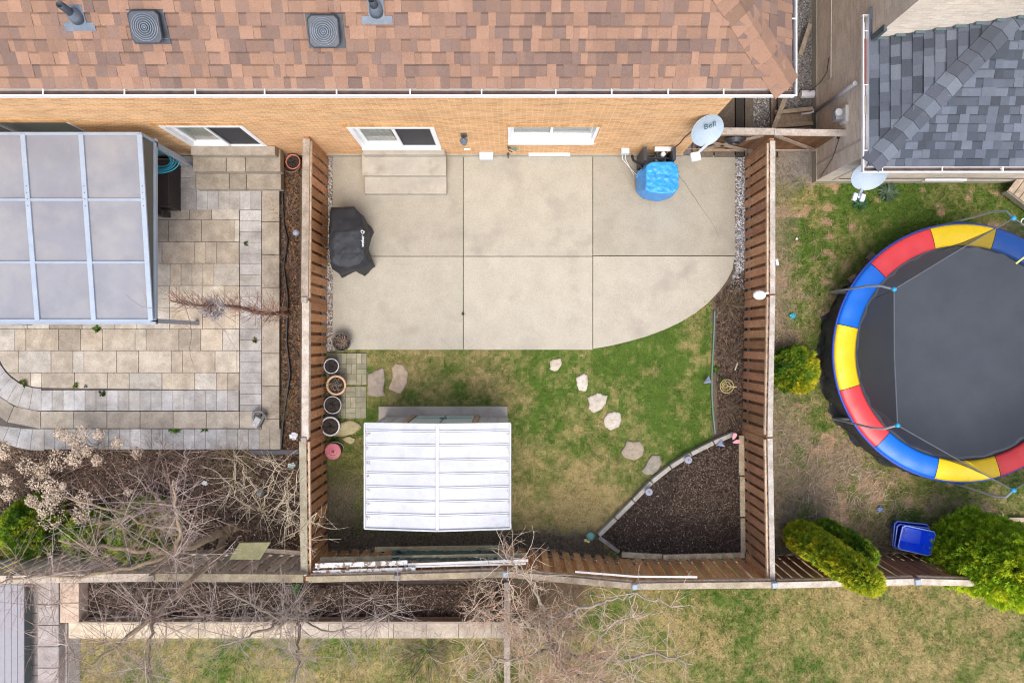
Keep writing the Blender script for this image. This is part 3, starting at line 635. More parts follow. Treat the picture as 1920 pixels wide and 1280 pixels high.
m_steelblue=M('vent_plastic',(.15,.185,.23),(.11,.14,.18),scale=8,fine=60,famt=.15,bmp=.05,rough=.3)
box_vent(280,50); box_vent(611,58)
def pipe_vent(px,py,hh):
    c=roofP(px,py); mb=MB(); mb.box(c+rot([(0,-.12,.02)],ang)[0],(.46,.12,.012),rx=ang); mb.box(c+rot([(0,.02,.022)],ang)[0],(.24,.34,.012),rx=ang); fl=H_.part('vent_flashing',mb,m_steelblue)
    mb=MB(); mb.lathe([(.11,0),(.095,.12),(.075,.2),(.06,.22)],c,20,cap1=False); H_.part('collar',mb,m_steelblue,fl,smooth=True)
    mb=MB(); n=20; mb.lathe([(.055,.1),(.055,hh),(.045,hh),(.045,hh-.25)],c,n,(.5,.5,.5),cap0=False); H_.part('vent_pipe',mb,m_dark,fl,smooth=True)
pipe_vent(146,34,.48); pipe_vent(706,22,.42)
# wall lamp
x,z=Wx(870,253); y0=WY
t=Thing('wall_lamp','black carriage lamp on the brick wall beside the patio door','lamp',(x,y0,z))
mb=MB(); mb.box((x,WY-.02,z+.05),(.12,.04,.2),0,W1); mb.bar((x,WY-.03,z+.1),(x,WY-.14,z+.16),.03,.03); t.part('bracket',mb,m_dark)
mb=MB(); mb.lathe([(.02,.2),(.085,.11),(.09,.10)],(x,WY-.15,z),6); mb.lathe([(.05,-.13),(.06,-.11)],(x,WY-.15,z),6); t.part('cap',mb,m_steelblue)
mb=MB(); mb.lathe([(.055,-.11),(.08,.10)],(x,WY-.15,z),6); t.part('glass_body',mb,m_glass)
# vent hood, white cable clip
x,z=Wx(912,287); mb=MB(); mb.loft([[(x-.17,WY,z+.14),(x+.17,WY,z+.14),(x+.17,WY,z+.10),(x-.17,WY,z+.10)],[(x-.16,WY-.13,z+.13),(x+.16,WY-.13,z+.13),(x+.16,WY-.13,z+.02),(x-.16,WY-.13,z+.02)],[(x-.16,WY-.17,z+.08),(x+.16,WY-.17,z+.08),(x+.16,WY-.17,z-.04),(x-.16,WY-.17,z-.04)]],(.55,.58,.63)); o=H_.part('vent_hood',mb,m_plain); bevel(o,.02,3)
x,z=Wx(876,279); mb=MB(); mb.box((x,WY-.015,z),(.14,.03,.03),0,(.8,.78,.7)); H_.part('cable_clip',mb,m_plain)
x,z=Wx(953,294); mb=MB(); mb.tube([(x,WY,.35),(x,WY-.08,.35),(x,WY-.1,.27)],.014,8,(.05,.04,.04)); mb.lathe([(.03,0),(.03,.01)],(x,WY-.05,.38),10,(.05,.04,.04)); H_.part('tap',mb,m_plain)
x0,z=Wx(991,290); x1=Wx(1068,290)[0]; mb=MB(); mb.box(((x0+x1)/2,WY-.03,.29),(x1-x0,.08,.05)); mb.box(((x0+x1)/2,WY-.015,.22),(x1-x0-.05,.03,.1)); H_.part('basement_window',mb,m_white)
# hose nozzle holder, dark green, under the left end of the kitchen window
x,z=Wx(956,271); t=Thing('hose_nozzle','dark green hose nozzle hanging at the corner of the kitchen window','nozzle',(x,WY,z))
mb=MB(); mb.bar((x-.05,WY-.06,z),(x+.13,WY-.13,z+.05),.035,.035,(.05,.07,.06)); mb.bar((x+.02,WY-.10,z+.05),(x+.16,WY-.12,z+.08),.03,.03,(.10,.22,.17)); mb.tube([(x-.05,WY-.01,z),(x-.02,WY-.12,z-.05),(x+.05,WY-.16,z-.02)],.012,6,(.03,.03,.03)); t.part('body',mb,m_plain)
mb=MB(); mb.lathe([(.03,0),(.04,.02),(.04,.05)],(x+.12,WY-.12,z+.02),10,(.10,.22,.17)); t.part('spray_head',mb,m_plain)
# electric junction box and conduits
x,z=Wx(1172,279); t=Thing('junction_box','small pale blue junction box with two white cables on the brick wall','box',(x,WY,z))
mb=MB(); mb.box((x,WY-.06,z),(.18,.12,.16),0,(.6,.66,.7)); o=t.part('box',mb,m_plain); bevel(o,.01,2)
mb=MB(); 
for d in (-.05,.02): mb.tube([(x+d,WY-.08,z-.06),(x+d+.03,WY-.16,z-.3),(x+.2,WY-.3,z-.6),(x+.32+d,WY-.5,.25)],.010,6,(.75,.74,.7))
t.part('cable',mb,m_plain)
mb=MB(); mb.box((x+1.0,WY-.004,z-.01),(2.5,.012,.012),0,(.35,.22,.1)); t.part('wall_wire',mb,m_plain)
# gas meter
x,z=Wx(1244,275); t=Thing('gas_meter','grey gas meter with regulator on the brick wall behind the blue tarpaulin','gas meter',(x,WY,z))
mb=MB(); mb.box((x,WY-.07,z+.06),(.42,.10,.06),0,(.72,.72,.70)); o=t.part('bracket',mb,m_plain); bevel(o,.006,1)
mb=MB(); mb.lathe([(.055,-.22),(.055,.0),(.04,.02)],(x,WY-.16,z),16,(.75,.75,.74)); t.part('regulator',mb,m_plain,smooth=True)
mb=MB(); mb.lathe([(.11,-.30),(.11,-.22)],(x,WY-.16,z),16,(.06,.065,.07)); mb.bar((x-.1,WY-.05,z),(x-.1,WY-.12,z-.4),.03,.03,(.2,.2,.2)); t.part('dial_housing',mb,m_plain)
mb=MB(); mb.box((x,WY-.2,z-.42),(.26,.16,.2),0,(.32,.42,.5)); o=t.part('meter_body',mb,m_plain); bevel(o,.02,2)
# cable running down the brick
mb=MB(); pts=[Wx(1303,240),Wx(1283,258),Wx(1275,268),Wx(1264,277)]; P3=[(a,WY-.012,b) for a,b in pts]; mb.tube(P3,.010,6,(.05,.04,.035)); H_.part('coax_cable',mb,m_plain)
# ---------------- main steps
t=Thing('concrete_steps','worn grey concrete steps below the patio door','steps',(*G(759,345),0.06))
xa=-278*(CAM_H-.3)/FPX; xb=-124*(CAM_H-.3)/FPX
yl=277*(CAM_H-.25)/FPX; yu=311*(CAM_H-.45)/FPX; yb=350*(CAM_H-.72)/FPX
mb=MB(); mb.box(((xa+xb)/2+.01,(yl+WY)/2-.002,.155),(xb-xa,WY-yl,.19)); o=t.part('lower_step',mb,m_step); bevel(o,.012,2)
mb=MB(); mb.box(((xa+xb)/2,(yu+WY)/2,.352),(xb-xa+.03,WY-yu-.004,.20)); o=t.part('upper_step',mb,m_step); bevel(o,.012,2)
mb=MB(); mb.box(((xa+xb)/2+.03,(yb+WY)/2,.58),(xb-xa-.05,WY-yb-.008,.25)); o=t.part('door_ledge',mb,m_step); bevel(o,.012,2)
# ---------------- neighbour's block steps
t=Thing('block_steps','grey-tan stone block steps below the left patio door','steps',(*G(440,330),ZT))
def blocks(name,px0,px1,py,h,base,cuts,pl=None):
    k=(CAM_H-h)/FPX; y=(640-py)*k; mb=MB(); xs=[(q-960)*k for q in [px0]+cuts+[px1]]
    for a,b in zip(xs[:-1],xs[1:]): mb.box(((a+b)/2,(y+WY)/2-.004,(base+h)/2),(b-a-.01,WY-y,h-base),0,np.array(cop_c())*.95)
    o=t.part(name,mb,m_paver); bevel(o,.01,1)
blocks('lower_step',367,527,354,.42,.14,[430,462]); blocks('upper_step',361,526,321,.72,.42,[424,460]); blocks('door_ledge',357,516,290,1.0,.72,[])
# ================================================================ BEIGE BRICK HOUSE on the right
x8=(1524-960)/80.; y8=(640-342)/80.; GZ2=3.0
gxx=658*(CAM_H-GZ2)/FPX; gyy=317*(CAM_H-GZ2)/FPX; Y8=600*(CAM_H-3.9)/FPX
B=Thing('brick_house','beige brick house with charcoal shingle porch roof','house',(x8,y8,0))
mb=MB(); 
def q4(a,b,c,d,col=W1): mb.add([a,b,c,d],[(0,1,2,3)],col)
q4((x8,y8,.25),(x8,14,.25),(x8,14,2.95),(x8,y8,2.95)); q4((x8,y8,.25),(x8,y8,2.95),(16,y8,2.95),(16,y8,.25)); q4((x8,Y8,2.95),(x8,14,2.95),(x8,14,6.4),(x8,Y8,6.4))
q4((x8+.01,Y8,2.9),(x8+.01,Y8,6.4),(16,Y8,6.4),(16,Y8,2.9)); q4((16,y8,.25),(16,y8,2.95),(16,14,2.95),(16,14,.25)); q4((x8,14,.25),(16,14,.25),(16,14,6.4),(x8,14,6.4)); q4((x8,Y8,6.4),(16,Y8,6.4),(16,14,6.4),(x8,14,6.4))
B.part('wall',mb,m_brickg)
mb=MB(); mb.box(((x8+16)/2-.02,(y8+14)/2-.02,.12),(16-x8,14-y8,.28),0,(.95,.95,.95)); B.part('foundation',mb,m_conc)
# trim line of lighter brick (corner quoins read as a paler band)
mb=MB(); mb.box((x8-.006,y8+.35,1.6),(.014,.05,2.6),0,(.50,.45,.39)); mb.box((x8+.36,y8-.006,1.6),(.05,.014,2.6),0,(.50,.45,.39)); B.part('wall_trim',mb,m_plain)
slate=[(.115,.135,.17),(.10,.115,.145),(.06,.072,.092),(.125,.143,.175),(.055,.064,.08),(.08,.092,.118)]
rg=random.Random(5)
A0=np.array([680*(CAM_H-3.03)/FPX,330*(CAM_H-3.03)/FPX,3.03]); A0[0]=gxx+.11; A0[1]=gyy+.11
Bend=np.array([935*(CAM_H-4.05)/FPX,600*(CAM_H-4.05)/FPX,4.05]); dx,dy,dz=Bend-A0
ms=dz/dy; mw=dz/dx; as_=math.atan(ms); aw=math.atan(mw)
mb=MB(); Ys=Y8-A0[1]; hipx=A0[0]+dx/dy*Ys; zt=A0[2]+ms*Ys
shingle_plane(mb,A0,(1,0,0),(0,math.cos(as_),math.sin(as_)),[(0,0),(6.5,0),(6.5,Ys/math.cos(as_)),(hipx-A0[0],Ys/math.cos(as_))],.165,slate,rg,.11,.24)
pw=.62 # the roof's short tail past the wall corner
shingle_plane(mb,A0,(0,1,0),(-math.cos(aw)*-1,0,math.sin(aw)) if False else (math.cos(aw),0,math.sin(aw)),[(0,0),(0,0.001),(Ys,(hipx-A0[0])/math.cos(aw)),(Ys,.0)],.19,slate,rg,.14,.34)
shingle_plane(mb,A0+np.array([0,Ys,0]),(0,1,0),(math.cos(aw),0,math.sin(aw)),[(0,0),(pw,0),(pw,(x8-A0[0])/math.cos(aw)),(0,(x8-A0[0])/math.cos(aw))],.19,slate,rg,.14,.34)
mb.add([A0,A0+[6.5,0,0],A0+[6.5,Ys,zt-A0[2]],A0+[hipx-A0[0],Ys,zt-A0[2]]],[(0,1,2,3)],(.08,.09,.11)); mb.add([A0,A0+[hipx-A0[0],Ys,zt-A0[2]],A0+[0,Ys,0]],[(0,1,2)],(.08,.09,.11))
r2=B.part('roof',mb,m_shing)
mb=MB(); hv=np.array([dx,dy,0])/math.hypot(dx,dy); s1=np.array([hv[1],-hv[0],0]); n1=np.array([s1[0],s1[1],s1[1]*ms+0]); n2=np.array([-s1[0],-s1[1],-s1[0]*mw]); 
hipcap(mb,A0+[.03,.03,.02],[hipx,Y8,zt+.01],n1,n2,.21,.26,[(.12,.14,.17),(.09,.10,.125),(.14,.16,.19),(.075,.085,.105)],rg); B.part('hip_cap',mb,m_shing,r2)
mb=MB(); x=x8+.05
while x<13:
    z=A0[2]+ (mw*(x-A0[0]) if x<hipx else (zt-A0[2])); mb.box((x+.15,Y8-.03,z+.05),(.32,.05,.11),0,(.09,.13,.14)); x+=.30
mb.box((x8+.0,Y8+.0,3.35),(.06,.12,.5),0,(.06,.09,.1)); B.part('step_flashing',mb,m_plain,r2)
g2=MB(); zz=GZ2
g2.box(((gxx+16)/2,gyy+.012,zz-.012),(16-gxx,.026,.024)); g2.box(((gxx+16)/2,gyy+.02,zz-.075),(16-gxx-.02,.008,.1)); g2.box(((gxx+16)/2,gyy+.06,zz-.13),(16-gxx-.04,.09,.008))
Yt=612*(CAM_H-GZ2)/FPX
g2.box((gxx+.012,(gyy+Yt)/2+.012,zz-.012),(.026,Yt-gyy-.026,.024)); g2.box((gxx+.02,(gyy+Yt)/2,zz-.075),(.008,Yt-gyy-.06,.1)); g2.box((gxx+.06,(gyy+Yt)/2,zz-.13),(.07,Yt-gyy-.2,.008)); g2.box((gxx+.07,Yt,zz-.04),(.15,.01,.1))
go=B.part('gutter',g2,m_gutter); bevel(go,.003,1)
for px in (1655,1767,1881): mb=MB(); x=(px-960)*(CAM_H-zz)/FPX; mb.box((x,gyy+.07,zz-.006),(.02,.11,.008)); B.part('gutter_hanger',mb,m_white,go)
for py in (58,159,282): mb=MB(); y=(640-py)*(CAM_H-zz)/FPX; mb.box((gxx+.07,y,zz-.006),(.11,.02,.008)); B.part('gutter_hanger',mb,m_white,go)
mb=MB(); mb.box(((gxx+16)/2,gyy+.065,zz-.11),(16-gxx-.1,.075,.03)); B.part('gutter_debris',mb,m_gutin,go)
mb=MB(); mb.box((gxx+.07,gyy+2.2,zz-.11),(.07,.9,.03),0,(.28,.12,.10)); mb.box((gxx+.07,gyy+1.35,zz-.11),(.07,.35,.03),0,(.4,.38,.33)); B.part('roof_grit',mb,m_plain,go)
mb=MB(); mb.box(((gxx+16)/2+.1,gyy+.115,zz-.05),(16-gxx,.012,.16)); mb.box((gxx+.115,(gyy+Yt)/2+.1,zz-.05),(.012,Yt-gyy-.2,.16)); mb.box(((gxx+16)/2,(gyy+y8)/2+.05,zz-.12),(16-gxx-.2,y8-gyy-.1,.01)); B.part('fascia',mb,m_white)
# downspout down the west wall, lying on the wall diagonal as seen from above
def Ww(px,py): k=x8/(px-960); return (640-py)*k, CAM_H-FPX*k
mb=MB(); y1,z1=Ww(1612,156); y2,z2=Ww(1530,211)
mb.tube([(x8-.09,y1,z1),(x8-.07,y2,z2+.0),(x8-.07,y2,.35),(x8-.3,y2-.02,.12)],.05,8,(.66,.66,.70)); B.part('downspout',mb,m_plain,smooth=True)
y1,z1=Ww(1547,158); mb=MB(); mb.tube([(x8-.03,y1,z1),(x8-.03,y1,z1+.4),(x8-.03,8.6,z1+.45)],.014,6,(.6,.55,.48)); B.part('conduit',mb,m_plain)
y1,z1=Ww(1585,216); mb=MB(); mb.box((x8-.03,y1,z1),(.06,.34,.32),0,(.62,.6,.56)); B.part('vent_plate',mb,m_plain)
mb=MB(); mb.box((x8-.14,y1,z1),(.2,.24,.2),0,(.25,.26,.27)); mb.lathe([(.07,0),(.075,.06)],(x8-.2,y1+.02,z1+.1),14,(.5,.52,.53)); B.part('dryer_vent',mb,m_plain)
mb=MB(); mb.box((x8+2.9,y8-.02,.33),(.95,.05,.16)); B.part('basement_window',mb,m_white)
mb=MB(); mb.tube([(x8-.02,6.3,1.0),(x8-.03,6.0,.9),(x8-.02,5.9,.5),(x8-.2,5.75,.3)],.008,5,(.03,.03,.03)); mb.tube([(x8-.02,y8+.8,1.7),(x8-.02,y8+.3,1.2),(x8-.02,y8+.02,.5)],.008,5,(.05,.05,.05)); mb.tube([(x8+.4,y8-.02,.5),(x8+3,y8-.02,.55),(x8+5,y8-.02,.5)],.008,5,(.05,.05,.05)); B.part('wall_cable',mb,m_plain)
mb=MB(); mb.lathe([(.09,0),(.09,.35)],(x8-.33,G(1516,180)[1],.12),14,(.75,.76,.8),axis=(1,0,0)); solo('drain_pipe','short white plastic pipe end against the beige wall','pipe',mb,m_plain,(x8-.2,G(1516,180)[1],0))
# ================================================================ FENCES
FH=2.05; IN=(.54,.265,.12); GREYW=(.42,.37,.31)
def fence(name,label,pts,h=FH,side=1,col=IN,colo=(.33,.27,.21),capw=.13,posts=None,capc=None,pitch=.25,bw=.145,outer=True,postcap=None,lean=0,group='wooden board fences',seed=0,jog=None,trim=True,gap_bottom=.05):
    """pts: world xy of posts ; side=+1 -> inner boards on the left of the travel direction"""
    r=random.Random(seed); n=len(pts)-1; t=Thing(name,label,'fence',(pts[0][0],pts[0][1],0),group)
    for i in range(n):
        a=np.array([*pts[i],0.]); b=np.array([*pts[i+1],0.]); d=b-a; L=np.linalg.norm(d); d/=L; nn=np.array([-d[1],d[0],0])*side
        off=nn*(jog[i] if jog else 0); cc=(capc[i] if capc else (1,1,1))
        mb=MB(); mb.bar(a+off+[0,0,h-.02]+d*.02,b+off+[0,0,h-.02]-d*.02,capw,.038,cc); o=t.part('top_rail',mb,m_cap); bevel(o,.004,1)
        for z in (.28,h-.28): mb=MB(); mb.bar(a+[0,0,z],b+[0,0,z],.038,.085,colo); t.part('cross_rail',mb,m_wood)
        mb=MB(); k=0; s_=.04
        while s_<L-.08:
            c=np.array(col)*r.uniform(.72,1.18); c[1]*=r.uniform(.95,1.06); zt=h-.06; zb=gap_bottom+r.uniform(-.01,.02)
            x=a+d*(s_+bw/2)+nn*(.045+r.uniform(0,.006))
            mb.bar(x+[0,0,zb],x+[0,0,zt],bw,.018,c,up=nn); s_+=pitch
        if r.random()<2: t.part('inner_boards',mb,m_wood)
        if outer:
            mb=MB(); s_=.04-pitch/2
            while s_<L-.05:
                if s_+bw<L and s_>0:
                    x=a+d*(s_+bw/2)-nn*.045; mb.bar(x+[0,0,gap_bottom],x+[0,0,h-.06],bw,.018,np.array(col)*.92*r.uniform(.75,1.15),up=nn)
                s_+=pitch
            t.part('outer_boards',mb,m_wood)
        if trim:
            mb=MB(); mb.bar(a+nn*.075+[0,0,h-.13]+d*.05,b+nn*.075+[0,0,h-.13]-d*.05,.036,.085,np.array(GREYW)*r.uniform(1.1,1.4)*np.array([1.15,1,.85])); t.part('trim_rail',mb,m_wood)
    for i,p in enumerate(pts):
        if posts and not posts[i]: continue
        mb=MB(); mb.box((p[0],p[1],(h-.05)/2),(.09,.09,h-.06),r.uniform(-.05,.05),np.array(col)*.85); t.part('post',mb,m_wood)
        if postcap and postcap[i]:
            mb=MB(); mb.box((p[0],p[1],h+.03),(.135,.135,.05),r.uniform(-.1,.1),(1,1,1),taper=.8); mb.box((p[0],p[1],h-.0),(.13,.13,.03))
            o=t.part('post_cap',mb,{1:m_pcap,2:m_cap}[postcap[i]]); bevel(o,.006,1)
    return t
m_pcap=M('metal_post_cap',(.33,.38,.46),(.28,.33,.40),scale=8,fine=40,famt=.1,bmp=.05,rough=.4)
def Q(px,py,h=2.05): return tuple(P(px,py,h)[:2])
white_c=(1.35,1.4,1.45); grey_c=(1.1,1.1,1.1)
fL=fence('board_fence','weathered brown board fence between the paved terrace and the concrete patio',[Q(574,258,1.85),Q(571,562,1.85),Q(570,825,1.85),Q(573,1080,1.85)],h=1.85,side=1,jog=[.0,.02,-.03],capc=[(1.0,.97,.92),(1.5,1.5,1.5),(1.05,1.08,.92)],capw=.15,posts=[1,1,1,0],postcap=[0,2,2,0],seed=1,pitch=.235,bw=.165)
# inner boards on the yard side: travel is downwards, so left of travel = +x
fR=fence('board_fence','brown board fence between the concrete patio and the trampoline lawn, cap weathered pale grey',[Q(1449,262,1.88),Q(1449,552,1.88),Q(1444,820,1.88),Q(1449,1092,1.88)],h=1.88,side=-1,jog=[.0,.0,0],capc=[white_c,white_c,white_c],capw=.11,posts=[1,1,1,0],postcap=[0,0,0,0],seed=2,pitch=.235,col=(.46,.245,.135),bw=.165)
fB=fence('board_fence','brown slatted board fence along the back, behind the white building and raised bed',[Q(576,1086),Q(745,1082),Q(948,1076),Q(1190,1099),Q(1452,1096)],side=1,jog=[0,0,0,0],capc=[(1.0,.95,.75),(1.05,.98,.8),(1.15,1.05,.9),(1.25,1.2,1.05)],capw=.13,posts=[1,1,1,1,1],postcap=[0,2,1,1,1],seed=3,pitch=.255,col=(.66,.38,.19))
fBR=fence('board_fence','board fence with pale cap rail running behind the two cedars and blue boxes',[Q(1456,1097),Q(1720,1090),Q(1990,1098)],side=1,capc=[(1.6,1.6,1.6),(1.7,1.7,1.7)],posts=[0,1,1],postcap=[0,1,0],seed=4,pitch=.22,bw=.15,col=(.44,.23,.13))
fBL=fence('board_fence','grey weathered slatted fence behind the left garden planting bed',[Q(-190,1086),Q(18,1086),Q(285,1082),Q(570,1084)],side=1,capc=[(1.5,1.45,1.35),(1.4,1.35,1.25),(1.05,1.02,.8)],posts=[1,1,1,0],postcap=[0,2,2,0],seed=5,pitch=.25,bw=.16,col=(.68,.60,.51),outer=False,capw=.17)
fD=fence('board_fence','narrow pale fence running down from the back fence beside the curly tree',[Q(951,1090),Q(951,1300),Q(951,1450)],side=1,capc=[(1.1,1.1,1.1),(1.1,1.1,1.1)],posts=[0,1,1],seed=6,col=(.25,.2,.16),trim=False)
# loose post top pieces of the back-left corner
# side gate between the houses
t=Thing('side_gate','weathered double wooden gate closing the passage between the two houses','gate',(5.0,4.3,0))
def bar3(mb,p,q,wd=.09,th=.04,col=(1,1,1)): mb.bar(P(*p),P(*q),wd,th,col)
mb=MB(); bar3(mb,(1338,246,1.8),(1452,247,1.8),.14,.04,(1.2,1.2,1.2)); bar3(mb,(1452,248,1.82),(1596,250,1.82),.14,.04,(1.35,1.35,1.38)); t.part('top_rail',mb,m_cap)
yg=P(1400,246,1.8)[1]
mb=MB(); r=random.Random(9); x=P(1340,246,1.8)[0]; xe=P(1590,246,1.8)[0]
while x<xe:
    mb.box((x+.07,yg+.03,.93),(.14,.02,1.66),0,np.array((.20,.105,.055))*r.uniform(.75,1.2)); x+=.146
t.part('gate_boards',mb,m_wood)
mb=MB(); yy=yg-.02
def rl(a,za,b,zb,wd=.09): mb.bar((a,yy,za),(b,yy,zb),.04,wd,(.36,.29,.23),up=(0,0,1))
x0=P(1345,246,1.8)[0]; x1=P(1447,246,1.8)[0]-.1; x2=x1+.25; x3=xe-.05
rl(x0,.2,x1,.2); rl(x0,1.62,x1,1.62); rl(x0,.25,x1,1.5); rl(x1,.25,x0,1.0); rl(x2,1.62,x3,1.62,.10); rl(x2,.2,x3,.2); rl(x3-.1,.28,x2+.05,1.5)
t.part('gate_frame',mb,m_wood)
mb=MB(); mb.box((x3+.02,yg-.05,1.5),(.14,.06,.08),0,(.04,.035,.03)); mb.box((x3+.02,yg-.05,1.38),(.04,.05,.14),0,(.04,.035,.03)); t.part('latch',mb,m_plain)
# dark oval hat/hose hanging on the gate
mb=MB(); a=np.linspace(0,2*math.pi,25); c=P(1378,262,1.3)
for k in range(4): mb.tube(np.c_[c[0]+np.cos(a)*(.22-.03*k),np.full(25,c[1]+.0-.02*k),c[2]+np.sin(a)*(.2-.02*k)],.022,5,(.03,.03,.035))
solo('coiled_cable','coil of black cable hung on the wooden side gate','cable',mb,m_plain,tuple(c))
mb=MB(); mb.bar(P(1519,46,.3),P(1500,104,.3),.10,.04,(1.0,.95,.85)); solo('loose_plank','short weathered plank on the gravel beside the brown roof edge','plank',mb,m_cap,tuple(P(1510,75)))
# boards and step frames in the passage
mb=MB(); mb.bar(P(1478,168,.25),P(1446,252,.9),.10,.04,(1.0,.95,.85)); solo('loose_plank','long weathered plank leaning across the gravel passage between the houses','plank',mb,m_cap,tuple(P(1460,210)))
t=Thing('wooden_step_box','low timber step frames between gate and beige wall','steps',tuple(P(1488,220)))
mb=MB(); 
for (a,b,c_) in (((1452,212),(1523,205),.35),((1450,238),(1523,232),.35),((1470,243),(1517,238),.15)): mb.bar(P(*a,c_),P(*b,c_),.09,.12,(.9,.82,.7))
t.part('timber_edge',mb,m_cap)
mb=MB(); mb.box((*((P(1488,225,.28)[:2])),.16),(.82,.25,.24),0,(.24,.18,.13)); t.part('tread',mb,m_wood)
mb=MB()
for k,(a,b) in enumerate(((1278,1318),(1319,1358),(1359,1375),(1376,1392))): mb.box(((G((a+b)/2+18,240)[0]),5.6,.05+.01*k),(.5*(b-a)/42,2.6,.08),0,(.15,.125,.10) if k!=2 else (.05,.045,.04))
mb.box((G(1445,200)[0],6.2,.06),(.05,3.8,.12),0,(.22,.17,.13)); mb.box((G(1458,200)[0],6.2,.06),(.05,3.8,.12),0,(.22,.17,.13))
struct('walkway',mb,m_wood)
# ================================================================ WHITE GARDEN BUILDING
sh=2.05
def SP(px,py,h): return P(px,py,h)
xl,yt_=SP(684,793,sh)[:2]; xr,yb_=SP(957,990,sh)[:2]; xm=SP(820,890,sh+.22)[0]
t=Thing('garden_shed','white metal garden building with ribbed gable roof and brown-streaked edges','shed',((xl+xr)/2,(yt_+yb_)/2,.06))
mb=MB(); c=G(831,866); mb.box((c[0],c[1],.0),(241/80,2.62,.12)); pad=t.part('concrete_pad',mb,m_step); bevel(pad,.01,1)
m_shed=M('shed_enamel',(.50,.515,.55),(.42,.44,.475),scale=2.2,fine=30,famt=.05,bmp=.05,rough=.45,attr=True,dirt=(.40,.40,.42),dscale=4.5,dlo=.54,dhi=.74)
m_shedw=M('shed_wall_enamel',(.46,.52,.57),(.42,.48,.53),scale=3,fine=30,famt=.05,bmp=.05,rough=.5,attr=True)
wx0,wx1,wy0,wy1=xl+.10,xr-.06,yb_+.10,yt_-.10+.03
mb=MB(); n=44
for k in range(n): # ribbed front and back
    a=wx0+(wx1-wx0)*k/n; b=wx0+(wx1-wx0)*(k+1)/n; o1=.012 if k%4==0 else 0
    for y,s in ((wy1,1),(wy0,-1)): mb.box(((a+b)/2,y+s*o1,1.02),(b-a,.02,1.92),0,(1,1,1) if k%4 else (.85,.85,.87))
mb.box((wx0,(wy0+wy1)/2,1.02),(.02,wy1-wy0,1.92)); mb.box((wx1,(wy0+wy1)/2,1.02),(.02,wy1-wy0,1.92))
t.part('wall',mb,m_shedw)
mb=MB(); dx0=SP(775,775,1.0)[0]; dx1=SP(887,775,1.0)[0]; mb.box(((dx0+dx1)/2,wy1+.035,.98),(dx1-dx0,.03,1.72),0,(.9,1.15,1.1)); dd=t.part('door',mb,m_shedw)
mb=MB(); mb.box(((dx0+dx1)/2,wy1+.053,.98),(.02,.01,1.72),0,(.12,.14,.15)); mb.box(((dx0+dx1)/2,wy1+.07,.98),(.16,.03,.03),0,(.08,.1,.1)); mb.box(((dx0+dx1)/2,wy1+.053,.85),(dx1-dx0-.05,.01,.015),0,(.12,.14,.15)); t.part('handle',mb,m_plain,dd)
mb=MB(); 
for x in (dx0-.09,dx1+.07): mb=MB(); mb.box((x,wy1+.04,.98),(.10,.04,1.74),0,(.36,.27,.22)); t.part('door_post',mb,m_plain)
# roof: two planes with raised ribs
zr=sh+.20
for side,(xa,xb) in (('l',(xl,xm)),('r',(xm,xr))):
    mb=MB(); za,zb=(sh,zr) if side=='l' else (zr,sh)
    v=[(xa,yb_,za),(xb,yb_,zb),(xb,yt_,zb),(xa,yt_,za)]; mb.add(v,[(0,1,2,3)]); mb.add([np.array(q)-[0,0,.03] for q in v],[(3,2,1,0)])
    k=0
    for py in (807,833,860,886,912,938,963):
        y=(640-py)*(CAM_H-sh-.1)/FPX
        for dy in (0,.035): mb.bar((xa+.04*(side=='l'),y-dy,za+.012),(xb-.04*(side=='r'),y-dy,zb+.012),.022,.03,(1.12,1.12,1.12))
        mb.bar((xa+.04,y-.018,za+.006),(xb-.04,y-.018,zb+.006),.02,.01,(.7,.72,.76))
        if 0: mb.bar((xa+.04,y-.075,za+.004),(xb-.04,y-.075,zb+.004),.012,.008,(.92,.92,.92)); mb.bar((xa+.04,y+.05,za+.004),(xb-.04,y+.05,zb+.004),.012,.008,(.92,.92,.92))
    rp=t.part('roof_panel',mb,m_shed)
    # rust and grime smudges at the low end of the panels
mb=MB(); mb.bar((xm,yb_,zr+.02),(xm,yt_,zr+.02),.07,.02); 
for (a,b) in (((xl,yb_,sh-.0),(xl,yt_,sh-.0)),((xr,yb_,sh-.0),(xr,yt_,sh-.0))): mb.bar(a,b,.035,.07)
for y in (yb_,yt_): mb.bar((xl,y,sh+.005),(xm,y,zr+.005),.035,.07); mb.bar((xm,y,zr+.005),(xr,y,sh+.005),.035,.07)
o=t.part('roof_trim',mb,m_shed); bevel(o,.004,1)
mb=MB(); r=random.Random(4)
for k in range(7):
    yk=(640-(807+26*k))*(CAM_H-sh-.1)/FPX
    for q in range(46):
        e=r.random()**2*.06; x=xl+.035+e+r.random()*.02 if r.random()<.8 else xr-.04-e*.6; zz_=sh+ (x-xl if x<0-1 else 0)*.0+.002
        xx=x; zz_=sh+zr*0+ (abs(x-xl) if x<xm else abs(x-xr))*(.20/abs(xm-xl))+.003
        mb.box((xx,yk-.01-abs(r.gauss(0,.05)),zz_+.001*q/14),(r.uniform(.006,.04),r.uniform(.006,.035),.002),r.uniform(0,3),np.array((.28,.26,.26))*r.uniform(.6,1.5))
t.part('grime',mb,m_plain)
